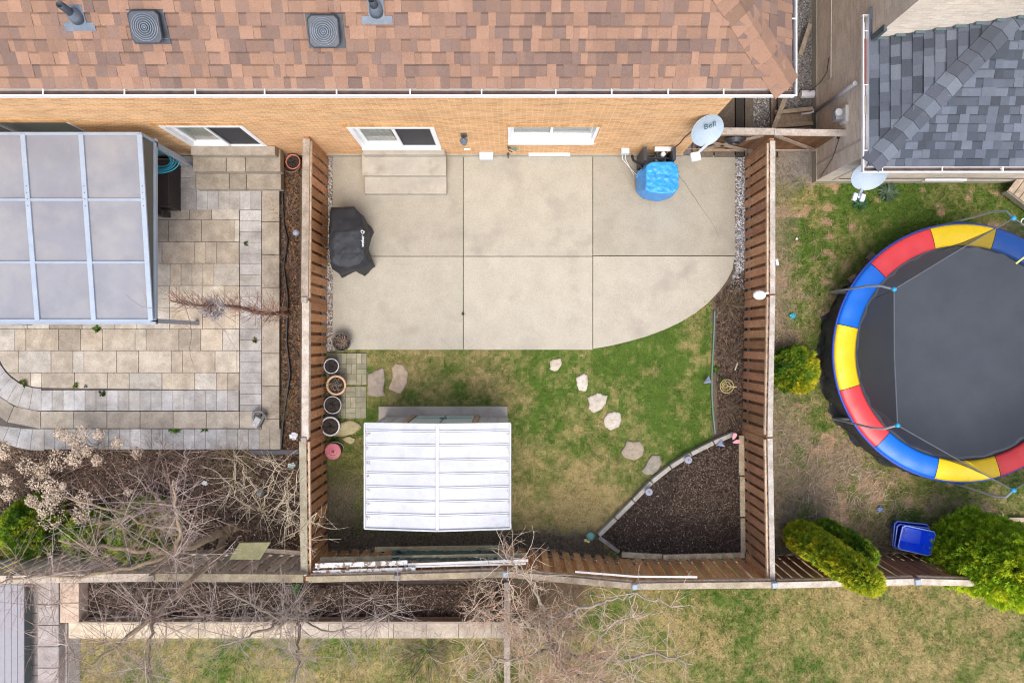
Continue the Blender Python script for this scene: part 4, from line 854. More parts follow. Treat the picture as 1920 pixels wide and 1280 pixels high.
# ================================================================ TRAMPOLINE
TH=.92; rim=241*(CAM_H-TH)/FPX; tc=P(1806,661.5,TH); TX,TY=tc[0],tc[1]
t=Thing('trampoline','large round trampoline with blue, yellow and red edge pads and black net','trampoline',(TX,TY,0))
m_mat=M('jumping_mat',(.030,.040,.055),(.038,.049,.066),scale=2,fine=150,famt=.35,bmp=.2,rough=.65,dirt=(.045,.055,.067),dscale=.8,dlo=.5,dhi=.8)
r_in=rim*.838
mb=MB(); a=np.linspace(0,2*math.pi,97)[:-1]
mb.loft([np.c_[TX+np.cos(a)*q,TY+np.sin(a)*q,np.full(96,TH-.05-.03*(1-(q/2.45)**2))] for q in (r_in+.05,r_in*.8,r_in*.5,.05)],cap0=False); t.part('mat',mb,m_mat,smooth=True)
pads={'yellow':(.90,.63,.01),'red':(.80,.06,.07),'blue':(.005,.16,.72)}
seq=[(75,105,'yellow'),(105,136,'red'),(136,167,'blue'),(167,197,'yellow'),(197,227,'red'),(227,257,'blue'),(257,287,'yellow'),(287,317,'red'),(317,347,'blue'),(347,377,'yellow'),(377,407,'red'),(407,435,'blue')]
m_pad=M('vinyl_pad',W1,(.93,.93,.93),scale=6,fine=50,famt=.06,bmp=.12,attr=True,rough=.38,bdist=.02)
for (a0,a1,c) in seq:
    aa=np.radians(np.linspace(a0+.15,a1-.15,13)); mb=MB(); rings=[]
    prof=[(r_in,-.05),(r_in+.0,-.005),(r_in+.05,.02),((r_in+rim)/2,.032),(rim-.05,.02),(rim,-.01),(rim,-.09)]
    wob=np.sin(aa*37)*.006+np.sin(aa*61+1)*.004
    V=[]; 
    for (q,z) in prof: V.append(np.c_[TX+np.cos(aa)*q,TY+np.sin(aa)*q,TH+z+wob*(1 if z>0 else 0)])
    n=13; F=[]
    for k in range(len(prof)-1):
        for i in range(n-1): F.append((k*n+i,k*n+i+1,(k+1)*n+i+1,(k+1)*n+i))
    mb.add(np.vstack(V),F,pads[c]); t.part('edge_pad',mb,m_pad,smooth=True,label=c+' edge pad')
mb=MB(); aa=np.linspace(0,2*math.pi,97); mb.tube(np.c_[TX+np.cos(aa)*(rim+.012),TY+np.sin(aa)*(rim+.012),np.full(97,TH-.06)],.032,6,(.03,.07,.42),cap=False); t.part('frame_ring',mb,m_plain,smooth=True)
m_skirt=M('black_skirt',(.025,.028,.034),(.05,.056,.065),scale=9,fine=50,famt=.3,bmp=1.0,rough=.33,bdist=.04)
mb=MB(); rs=np.random.RandomState(3); n=180; aa=np.linspace(0,2*math.pi,n+1)[:-1]; rings=[]
for k,(q,z) in enumerate(((rim-.02,TH-.1),(rim+.0,.7),(rim+.02,.45),(rim+.02,.2),(rim+.03,.05),(rim+.07,.02))):
    w_=.05*k/5*(np.sin(aa*23+k)+np.sin(aa*41+2*k)*.7+rs.randn(n)*.5); w_*=np.clip(1.2-np.abs((aa-3.3))/1.6,.25,1); w_=w_-.42*(k/5)*np.exp(-((aa-2.05)/.62)**2); rings.append(np.c_[TX+np.cos(aa)*(q+w_),TY+np.sin(aa)*(q+w_),np.full(n,z)+.01*rs.rand(n)])
mb.loft(rings,cap0=False,cap1=False); t.part('skirt',mb,m_skirt,smooth=True)
# poles and net
tops=[]
for k in range(6):
    ad=math.radians(90+60*k+ (1.5 if k in (1,2) else 0)); rb=rim+.10; 
    b0=np.array([TX+math.cos(ad)*rb,TY+math.sin(ad)*rb,.02]); 
    rt=rim-.16; 
    pts=[b0,b0+[0,0,1.0],b0*[1,1,0]+[0,0,2.0],np.array([TX+math.cos(ad)*(rb-.06),TY+math.sin(ad)*(rb-.06),2.45]),np.array([TX+math.cos(ad)*(rt+.02),TY+math.sin(ad)*(rt+.02),2.68])]
    mb=MB(); mb.tube(pts,.024,8,(.30,.33,.36)); po=t.part('pole',mb,m_plain,smooth=True)
    mb=MB(); e=pts[-1]; mb.lathe([(.0,-.05),(.04,-.04),(.05,0),(.04,.04),(0,.05)],e,12,(.02,.30,.55)); t.part('end_cap',mb,m_plain,po,smooth=True)
    mb=MB(); mb.bar((TX+math.cos(ad)*(rim-.05),TY+math.sin(ad)*(rim-.05),.86),(b0[0],b0[1],.05),.05,.05,(.3,.32,.34)); t.part('leg',mb,m_plain)
    tops.append(e)
mb=MB()
for k in range(6):
    A=tops[k]; Bq=tops[(k+1)%6]; n=16; m=7; V=[]
    a0=math.radians(90+60*k); a1=math.radians(150+60*k)
    for j in range(m+1):
        s=j/m
        for i in range(n+1):
            u=i/n; top=A*(1-u)+Bq*u; top=top-[0,0,.05*math.sin(math.pi*u)]
            aq=a0+(a1-a0)*u; bot=np.array([TX+math.cos(aq)*(r_in-.05),TY+math.sin(aq)*(r_in-.05),TH-.0])
            p=top*(1-s)+bot*s; p=p+np.array([math.cos(aq),math.sin(aq),0])*(.02*math.sin(u*25+k)+.015*math.sin(u*47+s*4))*s
            V.append(p)
    F=[(j*(n+1)+i,j*(n+1)+i+1,(j+1)*(n+1)+i+1,(j+1)*(n+1)+i) for j in range(m) for i in range(n)]
    mb.add(V,F)
t.part('net',mb,m_net,smooth=True)
mb=MB()
for k in range(6): A=tops[k]; Bq=tops[(k+1)%6]; mb.tube([A,(A+Bq)/2-[0,0,.06],Bq],.012,5,(.10,.11,.13))
t.part('net_rope',mb,m_plain)
mb=MB(); mb.bar(P(1905,494,1.5),P(1935,472,1.5),.035,.01,(.75,.68,.15)); t.part('yellow_strap',mb,m_plain)
mb=MB(); c=P(1921,416,2.3); a_=np.linspace(1.2,5.2,12); mb.tube(np.c_[c[0]+np.cos(a_)*.07,c[1]+np.sin(a_)*.07,np.full(12,c[2])],.012,6,(.8,.8,.82)); t.part('hook',mb,m_plain)
# bricks and stones weighing the skirt down
for k,(px,py,rz,c,l) in enumerate(((1632,481,.75,(.20,.17,.15),'grey-brown brick weighing down the trampoline skirt near the red pad'),(1598,522,.6,(.34,.24,.19),'pinkish brick on the trampoline skirt beside the upper blue pad'),(1556,684,.15,(.22,.19,.17),'flat brown stone on the skirt beside the left yellow pad'),(1563,750,1.4,(.20,.18,.17),'squared grey stone on the skirt at the foot of the lower net pole'))):
    mb=MB(); c3=P(px,py,.08); mb.box(c3,(.22,.12,.10),rz,c); o=solo('weight_stone',l,'stone',mb,m_stone,(c3[0],c3[1],.03),'weights on the trampoline skirt'); bevel(o,.015,2)
# ================================================================ GAZEBO
h1,h0,hb=3.0,2.52,2.36
y_t=(640-251)*(CAM_H-h1)/FPX; y_b=(640-601)*(CAM_H-h0)/FPX
def gz(px_top): return (px_top-960)*(CAM_H-h1)/FPX
t=Thing('gazebo','blue-grey metal lean-to canopy with frosted roof panels over the paved terrace','gazebo',(gz(262),y_b,0))
xs=[-420,-255,-108,43,152,262]; X=[gz(q) for q in xs]; X=[X[0],X[1],X[2],X[3],X[4],X[5]]
zf=lambda y:h0+(h1-h0)*(y-y_b)/(y_t-y_b)
ymid=[y_t-(y_t-y_b)*.375,y_t-(y_t-y_b)*.69]
ys=[y_t,]+[ (640-375)*(CAM_H-2.82)/FPX,(640-492)*(CAM_H-2.68)/FPX, y_b]
for i in range(len(X)-1):
    for j in range(3):
        ya,yb2=ys[j],ys[j+1]; mb=MB(); mb.add([(X[i]+.03,yb2+.02,zf(yb2)-.02),(X[i+1]-.03,yb2+.02,zf(yb2)-.02),(X[i+1]-.03,ya-.02,zf(ya)-.02),(X[i]+.03,ya-.02,zf(ya)-.02)],[(0,1,2,3)])
        mb.add([(X[i]+.03,yb2+.02,zf(yb2)-.03),(X[i]+.03,ya-.02,zf(ya)-.03),(X[i+1]-.03,ya-.02,zf(ya)-.03),(X[i+1]-.03,yb2+.02,zf(yb2)-.03)],[(0,1,2,3)])
        t.part('roof_panel',mb,m_poly)
for i,x in enumerate(X):
    mb=MB(); mb.bar((x,y_b,h0),(x,y_t,h1),.10,.05); 
    o=t.part('rafter',mb,m_alu); bevel(o,.006,1)
    mb=MB()
    for py in (350,362,374,386):
        y=(640-py)*(CAM_H-2.83)/FPX; mb.lathe([(.010,0),(.009,.006)],(x,y,zf(y)+.026),8)
    t.part('rivet',mb,m_dark,o)
for j,y in enumerate(ys):
    mb=MB(); mb.bar((X[0],y,zf(y)+.0),(X[-1],y,zf(y)+.0),.05 if 0<j<3 else .06,.03); t.part('purlin',mb,m_alu)
mb=MB(); mb.bar((X[-1]+.005,y_b-.02,hb),(X[-1]+.005,y_t,hb),.08,.10); mb.bar((X[0],y_b-.03,hb),(X[-1]+.045,y_b-.03,hb),.08,.10); mb.bar((X[0],y_t+.02,hb),(X[-1]+.045,y_t+.02,hb),.08,.10); mb.bar((X[-1],y_t,hb),(X[-1],y_t,h1),.06,.06); t.part('eave_beam',mb,m_alu)
mb=MB(); mb.add([(X[-1],y_b,hb+.04),(X[-1],y_t,hb+.04),(X[-1],y_t,h1-.03),(X[-1],y_b,h0-.03)],[(0,1,2,3)],(.11,.11,.085)); t.part('side_panel',mb,m_plain)
for (x,y) in ((X[-1],y_b),(X[-1],y_t-.05),(X[0],y_b),(X[2],y_b),(X[2],y_t-.05)):
    mb=MB(); mb.box((x,y,hb/2+.05),(.09,.09,hb-.1),0,(.30,.33,.38)); t.part('post',mb,m_plain)
# dark wicker bench and blue hose
c0=P(302,392,.7); t=Thing('wicker_bench','dark brown wicker storage bench beside the gazebo post','bench',(c0[0]-.1,c0[1]+.6,ZT))
xa=P(291,0,.75)[0]-.25; xb=P(318,0,.78)[0]; ya=P(0,388,.78)[1]; yb2=P(0,300,.78)[1]
mb=MB(); mb.box(((xa+xb)/2,(ya+yb2)/2,.46),(xb-xa-.04,yb2-ya-.03,.60),0,(.025,.018,.017)); 
for k in range(30): mb.box((xb-.008,ya+(yb2-ya)*(k+.5)/30,.46),(.016,.022,.58),0,(.045,.032,.03))
t.part('body',mb,m_plain)
mb=MB(); mb.box(((xa+xb)/2,(ya+yb2)/2,.79),(xb-xa,yb2-ya,.05),0,(.03,.022,.022)); o=t.part('lid',mb,m_plain); bevel(o,.012,2)
mb=MB(); mb.box((xa+.3,ya-.1,.5),(.16,.12,.5),0,(.02,.016,.016)); t.part('armrest',mb,m_plain)
mb=MB(); a=np.linspace(0,2*math.pi,29); r=random.Random(2); cc=P(299,299,.9)
for k in range(5): q=.20+.035*k; mb.tube(np.c_[cc[0]+np.cos(a)*q*1.15+.02*k,cc[1]+np.sin(a)*q*.75-.02*k,.87+.035*k+.04*np.sin(a*2+k)],.014,6,(.02,.33,.48) if k%2 else (.04,.45,.62),cap=False)
solo('garden_hose','coiled turquoise garden hose on the wicker bench','hose',mb,m_plain,tuple(cc),smooth=True)
# ================================================================ POTS along the left fence
def pot(label,px,py,rp,h,rimc,bodyc,kind,base=.0,seed=0,name='flower_pot',thick=.88):
    c=P(px,py,base+h); R0=rp*(CAM_H-h-base)/FPX; t=Thing(name,label,'flower pot',(c[0],c[1],base),'plant pots along the left fence')
    z=base; mb=MB(); mb.lathe([(R0*.68,z),(R0*.92,z+h-.06),(R0,z+h-.05),(R0,z+h-.006),(R0*.985,z+h),(R0*thick,z+h),(R0*(thick-.03),z+h-.08)],(c[0],c[1],0),32,bodyc,cap1=False); t.part('pot',mb,m_plain,smooth=True)
    mb=MB(); mb.lathe([(R0*.995,z+h-.002),(R0*.98,z+h+.006),(R0*(thick+.01),z+h+.006),(R0*thick,z+h-.002)],(c[0],c[1],0),32,rimc,cap0=False,cap1=False); t.part('rim',mb,m_plain,smooth=True)
    mb=MB(); rs=np.random.RandomState(seed+50); n=24; rings=[]
    for q in (R0*(thick-.01),R0*.6,R0*.3,.01): a=np.linspace(0,2*math.pi,n+1)[:-1]; rings.append(np.c_[c[0]+np.cos(a)*q,c[1]+np.sin(a)*q,z+h-.045+.012*rs.randn(n)])
    mb.loft(rings,cap0=False,cap1=False); t.part('soil',mb,m_soilp)
    if kind:
        mb=MB()
        for k in range(46 if kind==1 else 26):
            a=rs.uniform(0,6.28); q=R0*rs.uniform(0,.6); p=np.array([c[0]+math.cos(a)*q,c[1]+math.sin(a)*q,z+h-.04]); b=rs.uniform(0,6.28); pts=[p]
            for s in range(4): b+=rs.uniform(-.9,.9); p=p+np.array([math.cos(b)*.05,math.sin(b)*.05,rs.uniform(-.02,.05)]); pts.append(p)
            mb.tube(pts,[.005,.005,.004,.002],4,np.array((.36,.29,.22))*rs.uniform(.5,1.4),cap=False)
        t.part('dry_stems',mb,m_bark)
    return t
pot('grey pot full of dead curling stems on the patio corner',640,641,17.5,.32,(.13,.12,.12),(.10,.09,.09),1,.06,1,thick=.93)
pot('smallest soil-filled pot with white rim, on the upper paving slab',621,686,14.5,.34,(.55,.56,.60),(.25,.26,.28),0,.04,2)
pot('wide pot with tan wooden-looking rim and dead plants',630,722,19,.34,(.58,.38,.22),(.40,.26,.15),2,.04,3,thick=.8)
pot('soil-filled grey-rimmed pot between the tan-rimmed pot and the largest pot',623.5,759,17,.34,(.40,.39,.40),(.06,.06,.065),0,.04,4)
pot('largest soil-filled pot with thick pale rim above the red pail',619,799,18.5,.42,(.52,.51,.52),(.16,.155,.16),0,.0,5,thick=.84)
# red pail with wire handle
c=P(624,846,.42); R0=14.5*(CAM_H-.4)/FPX; c=np.array([c[0],c[1],0]); t=Thing('pail','faded red lidded pail with wire handle beside the fence','pail',(c[0],c[1],0))
mb=MB(); mb.lathe([(R0*.8,.0),(R0*.98,.36),(R0,.38),(R0*1.02,.40)],c,28,(.20,.08,.09)); t.part('body',mb,m_plain,smooth=True)
mb=MB(); mb.lathe([(R0*1.03,.40),(R0*1.03,.415),(R0*.9,.42),(R0*.88,.41),(R0*.55,.415),(R0*.5,.405),(R0*.2,.41),(R0*.15,.39),(.005,.39)],c,28,(.42,.12,.15)); o=t.part('lid',mb,m_plain,smooth=False)
mb=MB(); mb.lathe([(.03,.39),(.02,.41),(.004,.41)],c,12,(.22,.03,.04)); t.part('knob',mb,m_plain)
mb=MB(); a=np.linspace(0,math.pi,14); mb.tube(np.c_[c[0]+np.cos(a)*R0*1.15+.04,c[1]+.05+np.sin(a)*R0*.9,.38-.02*np.sin(a)],.006,6,(.35,.33,.33)); t.part('wire_handle',mb,m_plain)
# terracotta pots left of the fence
for (px,py,rp,h,l,c) in ((546,306,18,.28,'wide stacked brown plastic pot in the corner left of the fence',(.16,.10,.075)),(549,303,14,.38,'orange terracotta pot nested in the wide brown pot left of the fence',(.50,.17,.11))):
    pot(l,px,py,rp,h,c,c,0,.02,9)
# ================================================================ PAVING SLABS + STONES
t=Thing('paving_slab','moss-tinted square patterned paving slab under the upper pots, next to the patio','paving slab',(*G(649,692),0),'patterned paving slabs')
def slab(t,x0,x1,y0,y1,seed):
    r=random.Random(seed); mb=MB(); z=.035; mb.prism(GP([(x0,y0),(x1,y0),(x1,y1),(x0,y1)]),-.03,z-.006,(.10,.10,.07)); n=8; m=6; cw=(x1-x0)/4; ch=(y1-y0)/3
    for i in range(4):
        for j in range(3):
            X0=x0+i*cw; Y0=y0+j*ch
            if (i+j)%2: sub=[(X0,Y0,X0+cw/2,Y0+ch),(X0+cw/2,Y0,X0+cw,Y0+ch)]
            else: sub=[(X0,Y0,X0+cw,Y0+ch/2),(X0,Y0+ch/2,X0+cw,Y0+ch)]
            for a,b,c_,d in sub:
                q=.35; mb.prism(GP([(a+q,b+q),(c_-q,b+q),(c_-q,d-q),(a+q,d-q)]),0,z,np.array((.30,.285,.205))*r.uniform(.85,1.12)*(1 if a>x0+25 else .8))
    t.part('slab',mb,m_paver)
slab(t,612,688,662,721,1)
t=Thing('paving_slab','moss-tinted square patterned paving slab under the lower pots','paving slab',(*G(649,753),0),'patterned paving slabs'); slab(t,610,687,724,784,2)
for k,(poly,c,l) in enumerate(STONES):
    p=np.array([G(*q) for q in poly]); ctr=p.mean(0); n=len(p); mb=MB(); rs=np.random.RandomState(k)
    # refine outline
    pts=[]
    for i in range(n):
        a=p[i]; b=p[(i+1)%n]
        for s in (0,.33,.66): pts.append(a*(1-s)+b*s+(rs.randn(2)*.008 if s else 0))
    pts=np.array(pts); 
    if area(pts)<0: pts=pts[::-1]
    rings=[]
    for sc,z in ((1.0,-.03),(1.0,.02),(.95,.042),(.7,.05),(.35,.054),(.02,.056)): rings.append(np.c_[ctr+(pts-ctr)*sc,np.full(len(pts),z)+(rs.randn(len(pts))*.004 if z>.03 else 0)])
    mb.loft(rings,c,cap1=False); solo('stepping_stone' if k<6 else 'flagstone',l,'stone',mb,m_stone,(ctr[0],ctr[1],0),'stepping stones crossing the lawn' if k<6 else 'flagstones near the pots',smooth=True)
# ================================================================ RAISED BED
t=Thing('raised_bed','triangular raised garden bed of dark soil edged with timber and grey kerb blocks','raised bed',(*G(1300,960),0))
bh=.16
bp=np.array([G(*q) for q in BED]); ctrb=bp.mean(0)
mb=MB(); nb=40; xs_=np.linspace(bp[:,0].min(),bp[:,0].max(),70); ys_=np.linspace(bp[:,1].min(),bp[:,1].max(),62); XX,YY=np.meshgrid(xs_,ys_)
zz=.09+.05*fbm(XX*80,YY*80,18,1)+.02*(fbm(XX*80,YY*80,5,2)-.5); ins=inpoly(XX,YY,[tuple(ctrb+(q-ctrb)*.985) for q in bp]); zz=np.where(ins,zz,.0)
idx=(np.arange(61)[:,None]*70+np.arange(69)[None]); q4i=np.stack([idx,idx+1,idx+71,idx+70],-1).reshape(-1,4); insf=ins.ravel(); keep=insf[q4i].all(1)
mb.add(np.stack([XX,YY,zz],-1).reshape(-1,3),q4i[keep],(.05,.036,.03)); t.part('soil',mb,m_ground,smooth=True)
mb=MB(); chips(mb,BED,15000,.008,.03,dark_pal+[(.10,.075,.06)],.12,31,.05); chips(mb,[(1280,860),(1385,830),(1385,980),(1250,960)],3000,.008,.02,[(.17,.125,.095),(.23,.17,.13)],.14,32,.04); chips(mb,BED,500,.008,.018,[(.45,.4,.36),(.3,.2,.16)],.15,33,.04)
t.part('mulch',mb,m_chip,kind='stuff')
def kerb(a,b,wd,c,mt,name='kerb_block',h=bh,gap=.01):
    A=np.array([*G(*a),h/2]); B_=np.array([*G(*b),h/2]); d=(B_-A)/np.linalg.norm(B_-A); mb=MB(); mb.bar(A+d*gap,B_-d*gap,wd,h+.04,c); o=t.part(name,mb,mt); bevel(o,.014,2)
kb=[(1374,811),(1335,828),(1293,849),(1255,873),(1220,901),(1186,936),(1153,969),(1121,1001)]
for a,b in zip(kb[:-1],kb[1:]): kerb(a,b,.10,(.38,.37,.335),m_stone)
kerb((1121,1003),(1160,1032),.09,(.26,.24,.21),m_stone); kerb((1163,1036),(1240,1040),.13,(1.5,1.45,1.15),m_cap,'timber'); kerb((1240,1041),(1394,1037),.13,(1.6,1.55,1.25),m_cap,'timber')
kerb((1387,814),(1387,889),.13,(1.5,1.4,1.1),m_cap,'timber'); kerb((1388,890),(1389,966),.12,(1.5,1.45,1.15),m_cap,'timber'); kerb((1389,967),(1390,1034),.11,(1.5,1.45,1.15),m_cap,'timber')
# green lawn edging
mb=MB(); pts=[(1340,583),(1339,620),(1337,660),(1335,700),(1335,740),(1337,775),(1341,812)]; mb.tube([P(a,b,.05) for a,b in pts],.022,8,(.12,.21,.16)); solo('lawn_edging','dark green tube edging between lawn and right planting strip','edging',mb,m_plain,tuple(P(1336,700)),smooth=True)
# solar lights
def solar(label,px,py,h=.35,blue=True):
    c=P(px,py,h); t=Thing('solar_light',label,'garden light',(c[0],c[1],0),'solar lights around the raised bed')
    mb=MB(); mb.lathe([(.012,0),(.012,h-.05)],(c[0],c[1],0),8,(.05,.05,.055)); t.part('stake',mb,m_plain)
    mb=MB(); mb.lathe([(.05,h-.1),(.085,h-.03),(.09,h-.01),(.075,h),(.02,h+.004)],(c[0],c[1],0),20,(.23,.24,.30)); t.part('lamp_head',mb,m_plain,smooth=True)
    mb=MB(); a=np.linspace(0,2*math.pi,21); mb.tube(np.c_[c[0]+np.cos(a)*.065,c[1]+np.sin(a)*.065,np.full(21,h+.002)],.006,5,(.42,.44,.55),cap=False); mb.box((c[0],c[1],h+.005),(.035,.035,.008),.2,(.07,.09,.22)); t.part('solar_cell',mb,m_plain)
solar('round solar light at the lower left kerb of the raised bed',1217,922); solar('round solar light half-hidden by the kerb in the upper part of the raised bed',1291,862)
def spot(label,px,py,rz):
    c=P(px,py,.2); t=Thing('solar_spotlight',label,'garden light',(c[0],c[1],0),'small triangular solar spotlights')
    mb=MB(); mb.lathe([(.012,0),(.012,.18)],(c[0],c[1],0),8,(.04,.04,.05)); t.part('stake',mb,m_plain)
    mb=MB(); mb.add(rot([(-.1,-.05,0),(.09,-.07,.0),(.05,.10,.02),(0,-.02,.10)],0,0,rz)+np.array([c[0],c[1],.2]),[(0,2,1),(0,1,3),(1,2,3),(2,0,3)],(.34,.40,.62)); t.part('panel',mb,m_plain)
spot('pale blue triangular spotlight by the green lawn edging',1326,713,.2); spot('grey-blue triangular spotlight just inside the top of the raised bed',1352,833,2.2)
c=P(1363,724,.4); mb=MB(); a=np.linspace(0,2*math.pi,33)
for k,q in enumerate((.155,.10,.05)): mb.tube(np.c_[c[0]+np.cos(a)*q,c[1]+np.sin(a)*q,np.full(33,.4-.06*k)],.009,5,(.45,.40,.16),cap=False)
for k in range(8): b=k*math.pi/4; mb.tube([(c[0]+math.cos(b)*.155,c[1]+math.sin(b)*.155,.4),(c[0]+math.cos(b+.5)*.09,c[1]+math.sin(b+.5)*.09,.3),(c[0]+math.cos(b+1)*.03,c[1]+math.sin(b+1)*.03,.28)],.005,4,(.40,.35,.14))
mb.tube([(c[0],c[1],.0),(c[0]+.02,c[1],.42),(c[0]+.12,c[1],.46),(c[0]+.22,c[1]-.01,.44),(c[0]+.08,c[1]-.03,.42)],.009,5,(.6,.53,.25)); solo('wire_ornament','yellow round wire garden ornament in the right planting strip','ornament',mb,m_plain,(c[0],c[1],0))
t=Thing('butterfly_ornament','pink butterfly ornament on the corner of the raised bed','ornament',tuple(P(1377,823,.2)))
for s,(px,py,rz) in enumerate(((1377,818,1.2),(1381,828,.25))):
    mb=MB(); c=P(px,py,.35); a=np.linspace(0,2*math.pi,13)[:-1]; o2=np.c_[np.cos(a)*.085,np.sin(a)*.04*(1.1+.5*np.cos(a)),.02*np.cos(a)]; v=rot(o2,0,0,rz)+c; mb.add(np.vstack([v,v-[0,0,.006]]),[tuple(range(12)),tuple(range(23,11,-1))]+[(i,i+12,(i+1)%12+12,(i+1)%12) for i in range(12)],(.70,.30,.36)); t.part('wing',mb,m_plain)
mb=MB(); c=P(1379,824,0); mb.tube([(c[0],c[1],0),(c[0],c[1],.34)],.006,5,(.1,.08,.08)); t.part('stem',mb,m_plain)
mb=MB(); c=P(1380,687,.03); mb.tube([P(1383,680,.04),P(1378,694,.03)],.016,7,(.7,.62,.55)); solo('plant_tag','small pale stick-like plant tag in the right planting strip','plant tag',mb,m_plain,tuple(c))
# green glass light with yellow flower at the bed's tip
c=P(1107,1005,.3); t=Thing('garden_globe','teal round garden light with small yellow flowers at the tip of the raised bed','garden light',(c[0],c[1],0))
mb=MB(); mb.lathe([(.02,0),(.02,.22),(.09,.26),(.10,.30),(.07,.33),(.02,.34)],(c[0],c[1],0),20,(.10,.28,.26)); t.part('globe',mb,m_plain,smooth=True)
mb=MB(); 
for k in range(3): d=P(1098+5*k,1012-2*k+ (k%2)*4,.2); mb.lathe([(.015,.0),(.04,.02),(.02,.04)],d,9,(.72,.62,.25))
t.part('flower',mb,m_plain)
# ================================================================ COVERED BARBECUES
t=Thing('covered_barbecue','barbecue under a black fabric cover with small white lettering','barbecue',(*G(665,455),.06))
Bq=[(640,395),(672,397),(690,420),(701,436),(690,466),(704,500),(684,517),(668,508),(641,522),(634,508),(632,470),(634,430)]
Mq=[(620,389),(664,387),(680,405),(690,436),(687,466),(693,494),(676,508),(660,506),(638,512),(624,505),(620,468),(618,425)]
Nq=[(620,392),(664,390),(680,408),(688,436),(685,466),(688,488),(676,505),(658,504),(637,508),(622,502),(619,468),(617,425)]
Tq=[(622,426),(660,424),(680,424),(685,438),(683,462),(684,482),(674,495),(655,501),(635,498),(620,490),(617,465),(617,440)]
def ringp(q,h): return np.array([P(a,b,h) for a,b in q])
ctr=P(650,460,1.22)
mb=MB(); T3=ringp(Tq,1.16); mb.loft([ringp(Bq,.1),ringp(Bq,.13),ringp(Mq,.82),ringp(Nq,.95),T3,ctr+(T3-ctr)*.72+[0,0,.03],ctr+(T3-ctr)*.3],cap0=False)
o=t.part('cover',mb,m_cloth,smooth=True); subd(o,3).subdivision_type='SIMPLE'
tx=bpy.data.textures.new('folds','CLOUDS'); tx.noise_scale=.22; tx.noise_depth=2
dm=o.modifiers.new('folds','DISPLACE'); dm.texture=tx; dm.strength=.07; dm.mid_level=.5; dm.texture_coords='LOCAL'
mb=MB(); 
for (px,py) in ((640,410),(672,410),(640,500),(680,500)): mb.lathe([(.06,-.03),(.06,.03)],(*G(px,py),.12),14,(.03,.03,.03),axis=(1,0,0))
t.part('wheel',mb,m_plain)
def text(name,s,loc,size,rotm,mat,parent,org,extr=.003,shear=0,space=1):
    cu=bpy.data.curves.new(name,'FONT'); cu.body=s; cu.size=size; cu.align_x='CENTER'; cu.align_y='CENTER'; cu.extrude=extr; cu.shear=shear; cu.offset=.0005; cu.space_character=space
    o=bpy.data.objects.new(name,cu); S.collection.objects.link(o); cu.materials.append(mat); o.parent=parent; o.location=Vector(loc)-Vector(org); o.rotation_euler=rotm
    bpy.context.view_layer.update(); me=bpy.data.meshes.new_from_object(o.evaluated_get(bpy.context.evaluated_depsgraph_get())); n=bpy.data.objects.new(name,me); S.collection.objects.link(n); n.parent=parent; n.location=o.location; n.rotation_euler=rotm; bpy.data.objects.remove(o); n.name=name; return n
text('lettering','weber Q',P(680,448,1.235),.10,(0,0,R(90)),m_text,t.o,t.org,.012,.3)
t=Thing('covered_barbecue','barbecue wrapped in a crumpled bright blue tarpaulin against the house wall','barbecue',(*G(1232,340),.06))
Tb=[(1211,309),(1222,303),(1262,303),(1271,311),(1273,330),(1273,352),(1264,363),(1240,364),(1216,361),(1209,356),(1210,335),(1210,318)]
Bb=[(1203,318),(1216,310),(1250,311),(1258,318),(1262,335),(1268,352),(1256,372),(1232,378),(1207,373),(1193,360),(1192,340),(1196,330)]
Mb_=[(1206,313),(1218,306),(1257,307),(1266,314),(1269,332),(1272,352),(1261,367),(1237,371),(1212,367),(1201,358),(1199,338),(1196,322)]
m_tarp=M('blue_tarpaulin',(.015,.24,.68),(.03,.32,.75),scale=5,fine=45,famt=.1,bmp=.25,rough=.32,bdist=.02,spec=.6)
T3=ringp(Tb,1.08); ctr=P(1241,333,1.12); mb=MB(); mb.loft([ringp(Bb,.25),ringp(Bb,.3),ringp(Mb_,.7),T3-[0,0,.06],ctr+(T3-ctr)*.96+[0,0,.03],ctr+(T3-ctr)*.6+[0,0,.02],ctr+(T3-ctr)*.25],cap0=False)
o=t.part('tarpaulin',mb,m_tarp,smooth=True); subd(o,3).subdivision_type='SIMPLE'
tx2=bpy.data.textures.new('creases','CLOUDS'); tx2.noise_scale=.09; tx2.noise_depth=3; tx2.cloud_type='COLOR'
dm=o.modifiers.new('creases','DISPLACE'); dm.texture=tx2; dm.strength=.06; dm.mid_level=.5; dm.texture_coords='LOCAL'
mb=MB(); mb.box(P(1203,298,.7),(.07,.3,1.0),0,(.03,.035,.045)); mb.box(P(1256,297,.7),(.07,.28,1.0),0,(.03,.035,.045)); mb.box(P(1230,297,.8),(.6,.03,.04),0,(.03,.035,.045)); t.part('grill_frame',mb,m_plain)
mb=MB(); mb.tube([P(1185,292,.5),P(1187,300,.6),P(1198,308,.7),P(1205,316,.8)],.03,7,(.03,.035,.04)); t.part('gas_hose',mb,m_plain,smooth=True)
mb=MB(); mb.add([P(1194,324,.55),P(1203,316,.8),P(1208,330,.75),P(1197,335,.6),P(1192,334,.5)],[(0,4,3,2,1)],(.05,.36,.85)); t.part('loose_flap',mb,m_pad)
